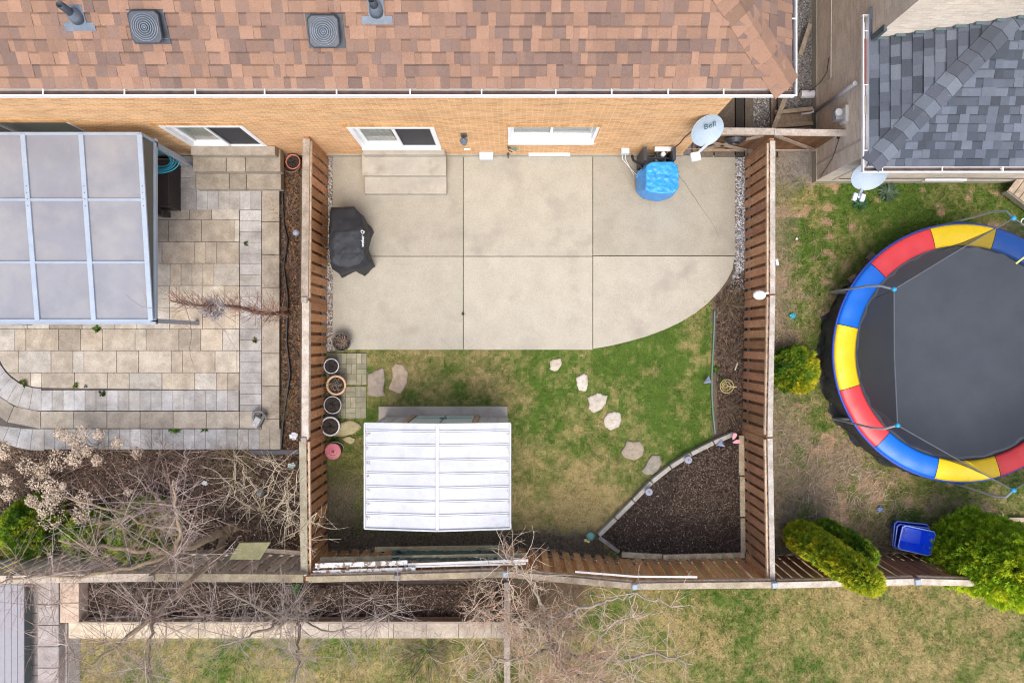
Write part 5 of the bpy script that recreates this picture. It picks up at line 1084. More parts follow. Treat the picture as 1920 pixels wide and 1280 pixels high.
# ================================================================ SATELLITE DISHES
def dish(label,px,py,h,rmaj,hd,tilt,arm,txt=None,lnb=1,mount=None,name='satellite_dish'):
    c=P(px,py,h); n=np.array([hd[0]*math.sin(tilt),hd[1]*math.sin(tilt),math.cos(tilt)]); n/=np.linalg.norm(n)
    u=np.cross((0,0,1.),n); u/=np.linalg.norm(u); v=np.cross(n,u); t=Thing(name,label,'satellite dish',tuple(c)); r0=rmaj*(CAM_H-h)/FPX
    f=lambda a,b,w_:c+u*a+v*b+n*w_
    a=np.linspace(0,2*math.pi,41)[:-1]; rings=[]
    for q in (.02,.3,.55,.8,.97,1.0): rings.append([f(math.cos(z)*r0*q,math.sin(z)*r0*q*1.04,.10*q*q*r0/.35-.10) for z in a])
    rings.append([f(math.cos(z)*r0*1.01,math.sin(z)*r0*1.05,.10*r0/.35-.125) for z in a]); rings.append([f(math.cos(z)*r0*.5,math.sin(z)*r0*.5,-.12) for z in a])
    mb=MB(); mb.loft(rings,(.34,.42,.49),cap0=True,cap1=True); t.part('reflector',mb,m_plain,smooth=True)
    e=P(*arm); s0=f(0,-r0*1.0,.0); mb=MB(); mb.bar(s0-n*.03,e,.05,.04,(.50,.57,.66)); t.part('feed_arm',mb,m_plain)
    mb=MB()
    if lnb==1: mb.box(e+np.array([.0,-.03,0]),(.19,.17,.10),math.atan2(u[1],u[0])-.15,(.66,.70,.80))
    else:
        for s in (-.08,.08): mb.box(e+u*s,(.09,.16,.08),-.3,(.60,.65,.78))
    o=t.part('receiver',mb,m_plain); bevel(o,.02,2)
    mb=MB(); m_=np.array(mount,float); mb.tube([c-n*.12,c-n*.22,(c-n*.22)*.3+m_*.7,m_],.025,8,(.4,.42,.45)); t.part('mount_arm',mb,m_plain)
    if txt:
        from mathutils import Matrix
        mt=Matrix((Vector(u),Vector(v),Vector(n))).transposed(); p=f(r0*.16,r0*.30,-.012); text('lettering',txt,p,.17,mt.to_euler(),m_textd,t.o,t.org,.003)
    return t
dish('pale blue satellite dish lettered Bell at the corner of the orange brick house',1327,246,3.15,32,(.32,-.95),R(48),(1304,291,3.0),'Bell',1,(XE-.15,WY-.02,2.6))
dish('plain pale blue satellite dish under the gutter of the beige house',1630,330,2.3,32,(-.12,-.99),R(48),(1610,370,2.2),None,2,(7.4,y8-.02,2.1))
# white lamp shade on the right fence
c=P(1424,553,1.95); mb=MB(); mb.lathe([(.10,-.04),(.12,0),(.10,.05),(.05,.08),(.01,.085)],(0,0,0),20,(.80,.83,.86)); mb.v[-1]=mb.v[-1]*[1.15,.85,1]+c; mb.box(c+[.12,.03,.0],(.14,.05,.05),.3,(.75,.78,.8))
solo('fence_lamp','white plastic lamp fixed on top of the right fence beside a post','lamp',mb,m_plain,tuple(c),smooth=True)
mb=MB(); mb.box(P(1456,492,1.85),(.05,.13,.10),.2,(.62,.66,.72)); solo('fence_bracket','small pale plastic bracket on the outer side of the right fence cap','bracket',mb,m_plain,tuple(P(1456,492,1.7)))
# blue and white litter
def rag(name,label,px,py,s,c,seed,h=.04):
    rs=np.random.RandomState(seed); o_=P(px,py,h); n=6; g=np.linspace(-s,s,n); X_,Y_=np.meshgrid(g,g); Z_=np.abs(rs.randn(n,n))*s*.35; v=np.stack([X_+rs.randn(n,n)*s*.1,Y_*.8+rs.randn(n,n)*s*.1,Z_],-1).reshape(-1,3)+o_
    mb=MB(); f=[(j*n+i,j*n+i+1,(j+1)*n+i+1,(j+1)*n+i) for j in range(n-1) for i in range(n-1) if not ((i in (0,n-2)) and (j in (0,n-2)))]; mb.add(v,f,c); solo(name,label,'litter',mb,m_plain,tuple(o_))
rag('crumpled_bag','crumpled turquoise bag on the rough grass near the upper right fence',1486,592,.07,(.03,.40,.55),1)
rag('crumpled_bag','small periwinkle blue scrap on the grass above the blue boxes',1650,954,.06,(.22,.34,.62),2)
rag('paper_scrap','white paper scrap on the grass beside the right fence near the top',1494,448,.03,(.75,.75,.75),3)
rag('paper_scrap','white paper card in the bare shrubs of the left garden bed',384,905,.06,(.68,.72,.75),4,.6)
rag('paper_scrap','white crumpled paper at the left fence post above the lower fence section',551,817,.09,(.7,.72,.76),5,1.0)
rag('paper_scrap','pale turquoise wrapper low beside the left fence',547,872,.08,(.45,.55,.52),6,.3)
# blue recycling boxes, nested
def rbox(label,c,rz,tilt,s=1.0,seed=0,top=True):
    t=Thing('recycling_box',label,'recycling box',tuple(c),'stacked blue recycling boxes'); w0,d0,h0=.25*s,.17*s,.42; w1,d1=.34*s,.26*s; tr=lambda v:rot(rot(v,tilt[0],tilt[1],0),0,0,rz)+np.array(c)
    rr=lambda w_,d_,z:[(w_*a,d_*b,z) for a,b in ((1,.8),(.85,1),(-.85,1),(-1,.8),(-1,-.8),(-.85,-1),(.85,-1),(1,-.8))]
    mb=MB(); mb.loft([tr(rr(w0,d0,0)),tr(rr(w1,d1,h0)),tr(rr(w1+.03,d1+.03,h0)),tr(rr(w1+.03,d1+.03,h0-.03)),],(.01,.09,.80),cap1=False); 
    mb.loft([tr(rr(w1+.0,d1+.0,h0+.001)),tr(rr(w0-.01,d0-.01,.02))],(.02,.15,.95),cap0=False); t.part('tub',mb,m_pad)
    mb=MB(); q=rr(w1+.02,d1+.02,h0+.004); mb.tube(tr(q+[q[0]]),.010,5,(.35,.48,.85)); t.part('rim',mb,m_plain)
rbox('lowest blue recycling box of the stack, seen at its left edge',P(1690,996,.0)+[0,0,.02],-.1,(0,0),1.1)
rbox('middle blue recycling box, tilted between the other two',P(1697,999,.16),-.12,(.05,-.1),1.0)
rbox('topmost open blue recycling box of the stack, interior showing',P(1706,1003,.32),-.2,(.06,-.12),1.0)
mb=MB(); mb.bar(P(1812,973,.1),P(1990,974,.1),.10,.06,(1.3,1.2,1.0)); mb.bar(P(1880,973,.1),P(1880,962,.1),.04,.04,(1,1,.9)); solo('timber_edging','pale timber edging board beside the large cedar','edging',mb,m_cap,tuple(P(1850,974)))
# wooden planter/steps at the far right under the grey roof
t=Thing('wooden_deck_step','weathered plank deck corner at the right edge beside the beige house','deck',tuple(P(1915,370)))
mb=MB(); u=np.array([.80,-.6,0]); v=np.array([.6,.8,0]); o0=P(1890,357,.35)
for k in range(7): a=o0+u*.16*k; mb.bar(a+u*.07,a+u*.07+v*1.4,.145,.035,np.array((1.25,1.15,1.05))*random.Random(k).uniform(.9,1.1))
t.part('deck_boards',mb,m_cap)
mb=MB(); mb.bar(o0-[0,0,.12]-v*.01,o0+u*1.2-[0,0,.12]-v*.01,.04,.2,(.8,.85,.75)); t.part('fascia_board',mb,m_cap)
# ladders and planks stored on the back fence
t=Thing('ladder','white paint-flecked old ladder stored on its side on the back fence','ladder',tuple(P(680,1065,1.75)))
m_old=M('flaking_white_paint',(.62,.62,.60),(.55,.55,.53),scale=5,fine=40,famt=.1,bmp=.2,rough=.6,dirt=(.17,.13,.10),dscale=7,dlo=.5,dhi=.54)
mb=MB(); mb.bar(P(587,1074,1.91),P(779,1067,1.91),.11,.03); mb.bar(P(591,1060,1.87),P(764,1054,1.87),.10,.03); t.part('side_rail',mb,m_old)
for k in range(7):
    mb=MB(); px=598+k*27; mb.tube([P(px,1059,1.85),P(px-2,1073,1.88)],.022,8,(.42,.42,.38)); t.part('rung',mb,m_plain,smooth=True)
t=Thing('ladder','long pale green-stained ladder hung behind the white one on the back fence','ladder',tuple(P(790,1055,1.55)))
mb=MB(); mb.bar(P(601,1048,1.60),P(988,1040,1.60),.09,.03,(1.15,1.1,.8)); mb.bar(P(602,1055,1.65),P(985,1046,1.65),.03,.03,(1.7,1.7,1.6)); t.part('side_rail',mb,m_cap)
for k in range(13):
    mb=MB(); px=630+k*28; mb.tube([P(px,1048-k*.55,1.58),P(px,1058-k*.55,1.63)],.018,6,(.3,.3,.25)); t.part('rung',mb,m_plain)
mb=MB(); mb.bar(P(765,1058,1.83),P(990,1050,1.83),.06,.03,(.66,.62,.58)); mb.bar(P(765,1062,1.85),P(986,1056,1.85),.035,.03,(.72,.71,.68)); solo('white_moulding','white moulding strips lying on the back fence behind the white building','plank',mb,m_plain,tuple(P(870,1056,1.75)))
mb=MB(); mb.bar(P(1078,1071,1.95),P(1190,1080,1.95),.04,.03,(.62,.61,.58)); mb.bar(P(1190,1080,1.95),P(1307,1081,1.95),.04,.03,(.62,.61,.58)); solo('white_batten','thin white batten lying along the top of the back fence','batten',mb,m_plain,tuple(P(1190,1080,1.95)))
mb=MB(); mb.bar(P(703,1029,1.15),P(945,1026,1.15),.10,.04,(1.1,1.05,.75)); solo('long_board','greenish weathered board lying low against the back fence','board',mb,m_cap,tuple(P(820,1028,1.15)))
# green netting roll
mb=MB(); rs=np.random.RandomState(8); n=30; V=[]
for j in range(6):
    for i in range(n+1): V.append(P(735+i*6.6,1032+j*3.6+rs.randn()*.8,1.25+.1*j+.03*rs.randn()))
mb.add(V,[(j*(n+1)+i,(j+1)*(n+1)+i,(j+1)*(n+1)+i+1,j*(n+1)+i+1) for j in range(5) for i in range(n)],(.03,.075,.06)); solo('garden_netting','dark green garden netting draped over the stored boards by the back fence','netting',mb,m_pad,tuple(P(830,1040,1.35)))
# mossy slab on the grey fence
c=P(469,1032,2.00); mb=MB(); q=[P(449,1017,1.95),P(507,1016,1.95),P(487,1049,2.03),P(429,1048,2.03)]; V=np.array(q+[p-[0,0,.06] for p in q]); mb.add(V,[(3,2,1,0),(4,5,6,7),(0,1,5,4),(1,2,6,5),(2,3,7,6),(3,0,4,7)],(.30,.29,.15)); o=solo('mossy_board','square mossy green board resting on the grey slatted fence','board',mb,m_stone,tuple(c)); bevel(o,.008,1)
mb=MB(); mb.bar(P(485,1030,1.45),P(566,1036,1.45),.09,.05,(1,.95,.85)); solo('fence_branch_prop','weathered grey bar fixed along the inside of the slatted fence','bar',mb,m_cap,tuple(P(525,1033,1.45)))
# grey ornament on the coping
c=P(487,783,ZT+.1); t=Thing('garden_ornament','grey oval handled garden ornament sitting on the corner of the terrace coping','ornament',(c[0],c[1],ZT))
mb=MB(); a=np.linspace(.3,5.6,22); mb.tube([rot([(math.cos(z)*.16,math.sin(z)*.13+.03,.06+.02*math.sin(z))],0,0,-.5)[0]+c for z in a],.035,8,(.16,.15,.16)); t.part('ring',mb,m_plain,smooth=True)
mb=MB(); mb.box(c+[-.03,-.08,.10],(.15,.26,.14),-.55,(.36,.36,.36),rx=.2); mb.box(c+[.07,-.05,.06],(.08,.36,.16),-.5,(.09,.095,.095)); o=t.part('box',mb,m_plain); bevel(o,.02,2)
mb=MB(); mb.lathe([(.022,0),(.02,.01)],c+[-.07,-.14,.175],12,(.6,.6,.6)); t.part('knob',mb,m_plain)
# black lawn edging curling beside the terrace
mb=MB(); pts=[(530,350),(533,420),(540,450),(533,500),(541,560),(538,640),(545,700),(533,780),(528,840)]
for a,b in zip(pts[:-1],pts[1:]): mb.bar(P(*a,.1),P(*b,.1),.02,.14,(.02,.02,.024))
mb.bar(P(470,847,.04),P(560,847,.04),.10,.05,(.05,.05,.06)); solo('garden_edging','wavy black plastic edging strip between terrace and left fence','edging',mb,m_plain,tuple(P(538,600)))
# small blue-grey lamp by the fence, grey jug in the bed
mb=MB(); c=P(557,437,.9); mb.lathe([(.03,0),(.07,.05),(.075,.1),(.03,.13)],c,16,(.25,.29,.36)); mb.tube([c*[1,1,0],c],.012,6,(.2,.2,.2)); solo('garden_light','blue-grey round garden light close to the outer side of the left fence','garden light',mb,m_plain,tuple(c*[1,1,0]),smooth=True)
mb=MB(); c=P(488,924,.15); mb.lathe([(.06,-.12),(.09,-.02),(.07,.06),(.03,.1)],c,16,(.22,.25,.26)); solo('garden_globe','small grey glass globe among the bare shrub branches','ornament',mb,m_plain,tuple(c*[1,1,0]),smooth=True)
# ---- bottom left: deck, raised stone bed wall
mb=MB(); k=0; x=-260
while x<52:
    a=P(x,1098,.45); b=P(x,1330,.45); mb.bar(P(x,1094,.5),P(x,1340,.5),.135,.035,np.array((.27,.262,.285))*random.Random(k).uniform(.95,1.04)); x+=12; k+=1
t=Thing('deck','pale grey board deck at the lower left corner','deck',tuple(P(0,1200))); t.part('deck_boards',mb,m_plain)
mb=MB(); mb.bar(P(50,1094,.36),P(50,1340,.36),.03,.28,(.10,.12,.11)); t.part('skirting',mb,m_plain)
t=Thing('retaining_wall','tan stone retaining wall around the mulch bed behind the fence','wall',tuple(P(500,1180)))
def capst(x0,x1,y0,y1,c,h=.42): mb=MB(); k=(CAM_H-h)/FPX; mb.box((((x0+x1)/2-960)*k,(640-(y0+y1)/2)*k,h/2),((x1-x0)*k-.008,(y1-y0)*k,h),0,c); o=t.part('cap_block',mb,m_paver); bevel(o,.008,1)
r=random.Random(6)
for k,x in enumerate(range(128,930,61)): capst(x,x+61,1167,1196,np.array((.60,.50,.37) if k<7 else (.44,.38,.31))*r.uniform(.85,1.05))
for k,y in enumerate((1092,1130)): capst(112,148,y,y+37,np.array((.50,.38,.29))*r.uniform(.9,1.05))
for k in range(5): capst(70,110,1092+k*40,1131+k*40,np.array((.36,.32,.30))*r.uniform(.9,1.05),.30)
mb=MB(); mb.box((*P(550,1164,.3)[:2],.3),(800*18.2/1480,.06,.22),0,(.22,.18,.14)); t.part('inner_face',mb,m_plain)
# ================================================================ PLANTS
def norm(v): v=np.asarray(v,float); return v/(np.linalg.norm(v)+1e-9)
def shoot(mb,p,d,L,r0,col,rs,wander=.15,segs=5,kids=0,kidL=.5,up=.0,lvl=0,n=3,curl=0,spread=.8):
    p=np.array(p,float); d=norm(d); pts=[p]; ax=norm(rs.randn(3)); 
    for k in range(segs):
        d=norm(d+rs.randn(3)*wander+np.array([0,0,up]))
        if curl:
            a=curl*rs.uniform(.5,1.4); d=norm(d*math.cos(a)+np.cross(ax,d)*math.sin(a)); 
            if rs.rand()<.35: ax=norm(rs.randn(3))
        p=p+d*L/segs; p[2]=max(p[2],.05); pts.append(p)
    mb.tube(pts,np.linspace(r0,r0*.35,segs+1),n,np.clip(np.array(col)*rs.uniform(.75,1.2),0,.9),cap=False)
    for k in range(kids):
        t=rs.uniform(.15,.95); i=int(t*segs); q=pts[i]+(pts[min(i+1,segs)]-pts[i])*(t*segs-i); dd=norm(pts[min(i+1,segs)]-pts[i]+rs.randn(3)*spread+np.array([0,0,up*2]))
        shoot(mb,q,dd,L*kidL*rs.uniform(.5,1.2)*(1.1-t*.5),r0*.55,col,rs,wander,max(3,segs-1),max(0,kids//2) if lvl<1 else 0,kidL,up,lvl+1,3,curl,spread)
    return pts
def limb(mb,pix,rads,col,rs,wob=.03,n=9):
    pts=np.array([P(*q) for q in pix]); m=len(pts); T=np.linspace(0,m-1,(m-1)*4+1); out=np.stack([np.interp(T,range(m),pts[:,k]) for k in range(3)],1)
    # smooth
    for _ in range(2): out[1:-1]=(out[:-2]+out[2:]+2*out[1:-1])/4
    out[1:-1]+=rs.randn(len(out)-2,3)*wob; r=np.interp(T,range(m),rads); mb.tube(out,r,n,col); return out,r
def tree(name,label,cat,base,limbs,col,tcol,seed,bursts,burst_n=10,L=(.6,1.5),side_n=10,sideL=(.3,1.0),tw=.009,wander=.08,curl=0,kids=3,up=.02,tipcol=None,group=None,buds=None,upb=.35,trs=.62):
    rs=np.random.RandomState(seed); t=Thing(name,label,cat,(*G(*base),0),group); mb=MB(); outs=[]
    for (pix,rads) in limbs: outs.append(limb(mb,pix,[q*trs for q in rads],tcol,rs))
    t.part('trunk',mb,m_bark,smooth=True)
    mb=MB()
    for (o,r) in outs:
        n=len(o)
        for k in range(side_n):
            i=rs.randint(n//3,n-1); q=o[i]; d=norm(o[i+1]-o[i]+rs.randn(3)*1.1+[0,0,.25]); c=col if rs.rand()<.6 or tipcol is None else tipcol
            shoot(mb,q,d,rs.uniform(*sideL),max(tw,r[i]*.2),c,rs,wander,5,kids,.55,up,0,4,curl)
    for (px,py,h,m) in bursts:
        c0=P(px,py,h)
        for k in range(int(burst_n*m)):
            a=rs.uniform(0,2*math.pi); e=rs.uniform(-.15,1.1); d=(math.cos(a)*math.cos(e),math.sin(a)*math.cos(e),math.sin(e)*upb+.1); c=col if rs.rand()<.6 or tipcol is None else tipcol
            shoot(mb,c0+rs.randn(3)*.05,d,rs.uniform(*L),tw*rs.uniform(.8,1.3),c,rs,wander,5,kids,.45,up,0,3,curl)
    t.part('branches',mb,m_bark,smooth=True)
    return t
pink=(.40,.285,.235); greyb=(.45,.375,.33); tanb=(.68,.56,.42); oran=(.64,.42,.30); pale=(.60,.52,.38); redb=(.30,.16,.12)
tree('bare_tree','large leafless tree with mossy forked trunk in the left garden bed','tree',(446,985),[
  ([(446,985,0),(432,990,.5),(405,1004,1.2),(370,1020,1.9),(330,1032,2.5),(270,1035,3.0),(190,1020,3.3),(110,1012,3.5)],[.14,.12,.10,.085,.07,.055,.04,.025]),
  ([(432,992,.45),(416,1008,.9),(414,1035,1.4),(392,1062,2.0),(340,1105,2.7),(290,1150,3.3),(230,1200,3.8),(165,1250,4.2)],[.10,.085,.08,.075,.065,.055,.04,.025]),
  ([(330,1032,2.5),(340,1000,3.0),(330,960,3.5),(325,900,4.0)],[.045,.04,.03,.018]),
  ([(330,1032,2.5),(270,1060,3.0),(180,1075,3.4),(60,1085,3.8),(-20,1090,4.1)],[.05,.045,.035,.025,.018]),
  ([(290,1150,3.3),(282,1200,3.8),(280,1260,4.3),(275,1320,4.6)],[.04,.035,.03,.02]),
  ([(370,1020,1.9),(300,990,2.6),(220,960,3.2),(120,930,3.6)],[.04,.035,.025,.018]),
 ],pink,(.36,.28,.18),31,[(285,1160,3.4,2.0),(330,945,3.6,1.2),(325,1042,3.0,1.3),(205,1205,4.0,1.4),(130,1218,4.1,1.1),(180,1040,3.4,1.2),(60,1090,3.8,1.0),(230,985,3.3,1.0),(375,1150,3.0,.8),(100,1130,3.9,1.0),(280,1255,4.3,1.2)],17,(.5,1.5),26,(.4,1.3),.0060,.055,0,4,.0,tipcol=(.60,.50,.44),trs=.85)
tree('bare_tree','grey leafless tree with looping knotted trunk rising from the black mulch bed','tree',(603,1108),[
  ([(606,1106,0),(596,1122,.5),(580,1140,1.0),(562,1152,1.5),(545,1160,1.8),(530,1166,2.1),(500,1178,2.5),(450,1200,3.0),(400,1215,3.4)],[.10,.09,.08,.075,.07,.06,.05,.035,.02]),
  ([(568,1150,1.4),(560,1138,1.7),(540,1136,1.9),(528,1148,2.0),(532,1162,2.1)],[.05,.05,.05,.05,.05]),
  ([(560,1155,1.5),(560,1185,2.2),(556,1225,2.9),(552,1280,3.4)],[.06,.05,.04,.03]),
  ([(562,1152,1.5),(590,1180,2.3),(640,1185,2.8),(700,1160,3.2),(760,1140,3.5)],[.035,.03,.025,.02,.012]),
  ([(530,1166,2.1),(480,1140,2.7),(430,1110,3.2)],[.035,.03,.02]),
 ],greyb,(.34,.29,.21),32,[(530,1160,2.3,1.2),(450,1200,3.0,1.0),(555,1225,3.0,1.2),(640,1185,2.8,.7),(400,1150,3.0,.8),(700,1130,3.0,.6)],19,(.5,1.3),26,(.4,1.2),.006,.09,.0,4,.0)
tree('curly_tree','leafless curly-branched tree with pale orange twigs beyond the back fence','tree',(1010,1150),[
  ([(1010,1150,0),(1020,1175,1.0),(1040,1215,2.0),(1055,1250,2.8),(1070,1290,3.4)],[.13,.12,.10,.08,.05]),
  ([(1030,1195,1.5),(1035,1160,2.2),(1050,1150,2.6),(1070,1158,2.8),(1085,1140,3.2),(1120,1134,3.5),(1160,1118,3.8),(1190,1113,4.0),(1240,1122,4.2),(1280,1140,4.3)],[.05,.045,.04,.035,.035,.03,.025,.022,.016,.01]),
  ([(1035,1160,2.2),(1015,1140,2.6),(1004,1100,3.0),(985,1082,3.2),(965,1060,3.4),(940,1030,3.6)],[.04,.035,.03,.025,.02,.012]),
  ([(1040,1215,2.0),(1100,1240,2.8),(1170,1235,3.4),(1230,1222,3.8),(1300,1245,4.1)],[.05,.045,.035,.025,.012]),
  ([(1040,1215,2.0),(990,1225,2.8),(940,1240,3.3),(890,1265,3.7)],[.045,.035,.025,.012]),
  ([(1020,1175,1.0),(985,1165,2.0),(940,1150,2.7),(900,1140,3.2),(870,1155,3.5)],[.04,.035,.03,.02,.012]),
  ([(1055,1250,2.8),(1120,1280,3.3),(1200,1300,3.8)],[.045,.035,.02]),
  ([(1100,1240,2.8),(1125,1190,3.3),(1160,1160,3.7),(1210,1150,4.0)],[.03,.022,.018,.010]),
 ],tanb,(.36,.31,.27),33,[(1005,1150,2.5,1.7),(960,1180,2.8,1.6),(1060,1250,3.0,2.0),(1100,1230,3.0,1.3),(920,1150,3.0,1.2),(985,1230,3.0,1.6),(1150,1220,3.5,1.0),(1050,1190,2.6,1.4),(880,1230,3.2,1.0),(1180,1270,3.5,1.1),(1020,1270,3.2,1.8),(1062,1262,3.3,2.6),(1010,1205,2.8,1.4),(1110,1270,3.4,1.4),(960,1110,3.2,.7)],20,(.4,1.15),30,(.35,1.0),.0072,.14,.30,3,.0,tipcol=oran,upb=.5,trs=.8)
tree('bare_shrub','pale leafless shrub with arching branches beside the left fence, above the mossy board','shrub',(470,905),[
  ([(492,935,0),(494,950,.6),(490,957,.9),(470,950,1.3),(452,942,1.6),(440,925,1.9),(430,900,2.1)],[.05,.045,.04,.035,.03,.02,.012]),
  ([(490,957,.9),(510,958,1.3),(525,945,1.7),(535,915,2.0),(550,880,2.3)],[.04,.035,.03,.02,.012]),
  ([(490,957,.9),(500,925,1.4),(515,890,1.9),(500,850,2.2)],[.035,.028,.02,.012]),
  ([(490,957,.9),(475,920,1.5),(455,880,2.0),(440,845,2.3)],[.035,.028,.02,.012]),
  ([(530,1025,0),(534,1005,.9),(540,985,1.5),(538,950,2.0),(552,920,2.4),(560,890,2.6)],[.05,.04,.035,.025,.02,.012]),
  ([(534,1005,.9),(550,1004,1.5),(570,990,2.1),(590,960,2.5),(615,975,2.7)],[.035,.03,.02,.015,.01]),
 ],pale,(.40,.33,.23),34,[(490,957,1.0,1.0),(545,960,2.0,1.0),(440,900,2.0,.8),(520,880,2.0,.8),(575,1010,2.3,.6)],12,(.3,.9),16,(.25,.8),.0065,.12,.10,2,.03,trs=.5)
tree('bare_shrub','pink-brown leafless shrub spreading over the middle of the left garden bed','shrub',(330,900),[
  ([(330,930,0),(325,945,.8),(300,940,1.4),(270,910,1.9),(240,880,2.2)],[.05,.045,.035,.025,.012]),
  ([(325,945,.8),(335,910,1.4),(352,870,2.0),(350,840,2.3)],[.04,.03,.02,.012]),
  ([(325,945,.8),(290,960,1.5),(240,950,2.1),(200,920,2.5)],[.04,.03,.02,.012]),
 ],(.42,.30,.26),(.36,.29,.25),35,[(330,940,1.0,.9),(290,900,1.5,.6),(240,930,1.8,.6)],18,(.5,1.3),16,(.3,.9),.006,.05,0,3,.02)
# thicket of thin stems: low dead perennials in the bed
def bushlet(name,label,px,py,rad,h,n,col,seed,cat='shrub',wander=.12,kids=2,w=.0045,group='low bare shrubs of the left bed',curl=0):
    rs=np.random.RandomState(seed); c=G(px,py); t=Thing(name,label,cat,(c[0],c[1],0),group); mb=MB()
    for k in range(n):
        a=rs.uniform(0,6.28); q=rad*rs.uniform(0,.5); p=(c[0]+math.cos(a)*q,c[1]+math.sin(a)*q,.02); e=rs.uniform(.2,1.3); b=a+rs.uniform(-.6,.6)
        shoot(mb,p,(math.cos(b)*math.cos(e),math.sin(b)*math.cos(e),math.sin(e)),h*rs.uniform(.5,1.2),w,np.array(col[rs.randint(len(col))]),rs,wander,5,kids,.5,0,0,3,curl)
    t.part('stems',mb,m_bark,smooth=True); return t
cB=[(.34,.22,.17),(.28,.18,.14),(.42,.30,.22)]; cY=[(.42,.32,.18),(.34,.25,.14),(.48,.38,.24)]
for k,(px,py,rd,h,n,c,l) in enumerate(((200,880,.8,.7,80,cB,'reddish dead stems in the left bed behind the dried flower heads'),(300,860,.8,.7,90,cB,'reddish dead stems just below the terrace edge, left of the yellowish clump'),(440,870,.7,.7,90,cY,'yellowish-brown dead grass clump below the right end of the terrace'),(380,900,.7,.6,80,cB,'brown dead stems around the white paper card in the left bed'),
    (150,880,.7,.7,60,cB,'brown stems among the dried flower heads of the left bed'),(540,760,.35,.5,60,cY,'straw-coloured clump between the terrace and the left fence, lower part'),(540,400,.3,.45,50,cB,'brown clump between terrace and fence near the steps'),(545,500,.3,.45,50,cB,'brown clump between the terrace and fence, halfway down'),(60,880,.7,.7,60,cB,'brown stems at the far left end of the planting bed'))):
    bushlet('dead_perennial',l,px,py,rd,h,n,c,60+k,'dead plant')
bushlet('dead_perennial','thin pale dead stems at the rounded corner of the patio by the right fence',1365,570,.3,.5,60,[(.30,.24,.17),(.22,.2,.11),(.38,.31,.22)],80,'dead plant',group='dead plants of the right strip')
bushlet('dead_perennial','brown dead twigs in the strip above the yellow wire ornament',1365,665,.3,.5,50,[(.30,.23,.17),(.40,.31,.22)],81,'dead plant',group='dead plants of the right strip')
bushlet('dead_perennial','flattened brown twigs in the strip below the yellow wire ornament',1365,765,.3,.35,45,[(.26,.2,.14),(.33,.25,.17)],82,'dead plant',group='dead plants of the right strip')
bushlet('brush_pile','tangled pile of grey-green cut branches beside the blue boxes','brush pile' and 1630,1010,.8,.9,90,[(.28,.25,.15),(.36,.29,.19),(.24,.2,.13)],83,'brush pile',.2,3,.006,None,.15)
bushlet('brush_pile','dark tangled dead stems lying on the lawn beyond the mulch bed',800,1222,.9,.9,110,[(.22,.17,.14),(.16,.12,.10),(.36,.3,.25)],84,'brush pile',.1,2,.0055,None,.05)
bushlet('dead_perennial','thin dead stems growing in the black mulch right of the knotted tree',700,1120,.7,.7,50,[(.30,.22,.18),(.40,.31,.26)],85,'dead plant',group='dead plants in the black mulch')
bushlet('dead_perennial','dense dead twig clump in the black mulch below the large tree',240,1135,.7,.7,90,[(.30,.23,.19),(.22,.17,.14)],86,'dead plant',group='dead plants in the black mulch')
bushlet('dead_perennial','wispy tan stems in the black mulch near the pale dividing fence',890,1120,.6,.7,70,[(.38,.28,.19),(.3,.21,.15)],87,'dead plant',group='dead plants in the black mulch')
# tall slim upright tree by the left fence with nest
rs=np.random.RandomState(44); c=G(541,590); t=Thing('slender_tree','tall slender leafless tree with reddish upright twigs and a nest beside the left fence','tree',(c[0],c[1],0))
mb=MB(); pts=[[c[0]+.02*math.sin(z*2),c[1]+.03*math.cos(z*1.7),z] for z in np.linspace(0,6.4,18)]; mb.tube(pts,np.linspace(.06,.008,18),7,(.22,.13,.10)); t.part('trunk',mb,m_bark,smooth=True)
mb=MB()
for k in range(230):
    z=rs.uniform(.5,6.2); i=z/6.4*17; q=np.array([c[0],c[1],z]); a=rs.uniform(0,6.28); upf=rs.uniform(.5,1.4)
    L_=rs.uniform(.25,.85)*(1.05-z/9); shoot(mb,q,(math.cos(a),math.sin(a)*1.0+.45,upf),L_,.0062,np.array([redb,(.36,.20,.14),(.42,.27,.19)][rs.randint(3)]),rs,.07,4,2,.5,.05)
for k in range(5):
    z=rs.uniform(4,6.); shoot(mb,(c[0],c[1],z),(rs.uniform(-1,1),-.6,.3),1.2,.007,(.30,.22,.2),rs,.15,7,2,.4,0,0,3,.1)
t.part('branches',mb,m_bark,smooth=True)
nb_=P(357,593,5.1); nb_=np.array([c[0]+.03,c[1]-.07,4.75]); mb=MB()
for k in range(260):
    a=rs.uniform(0,6.28); e=rs.uniform(-1.2,.5); q=nb_+np.array([math.cos(a)*math.cos(e),math.sin(a)*math.cos(e),math.sin(e)])*rs.uniform(.10,.17); d=np.cross(q-nb_,rs.randn(3)); shoot(mb,q,d,.16,.007,(.42,.38,.37),rs,.3,3)
solo('bird_nest','greyish woven bird nest high in the slender tree','nest',mb,m_bark,tuple(nb_))
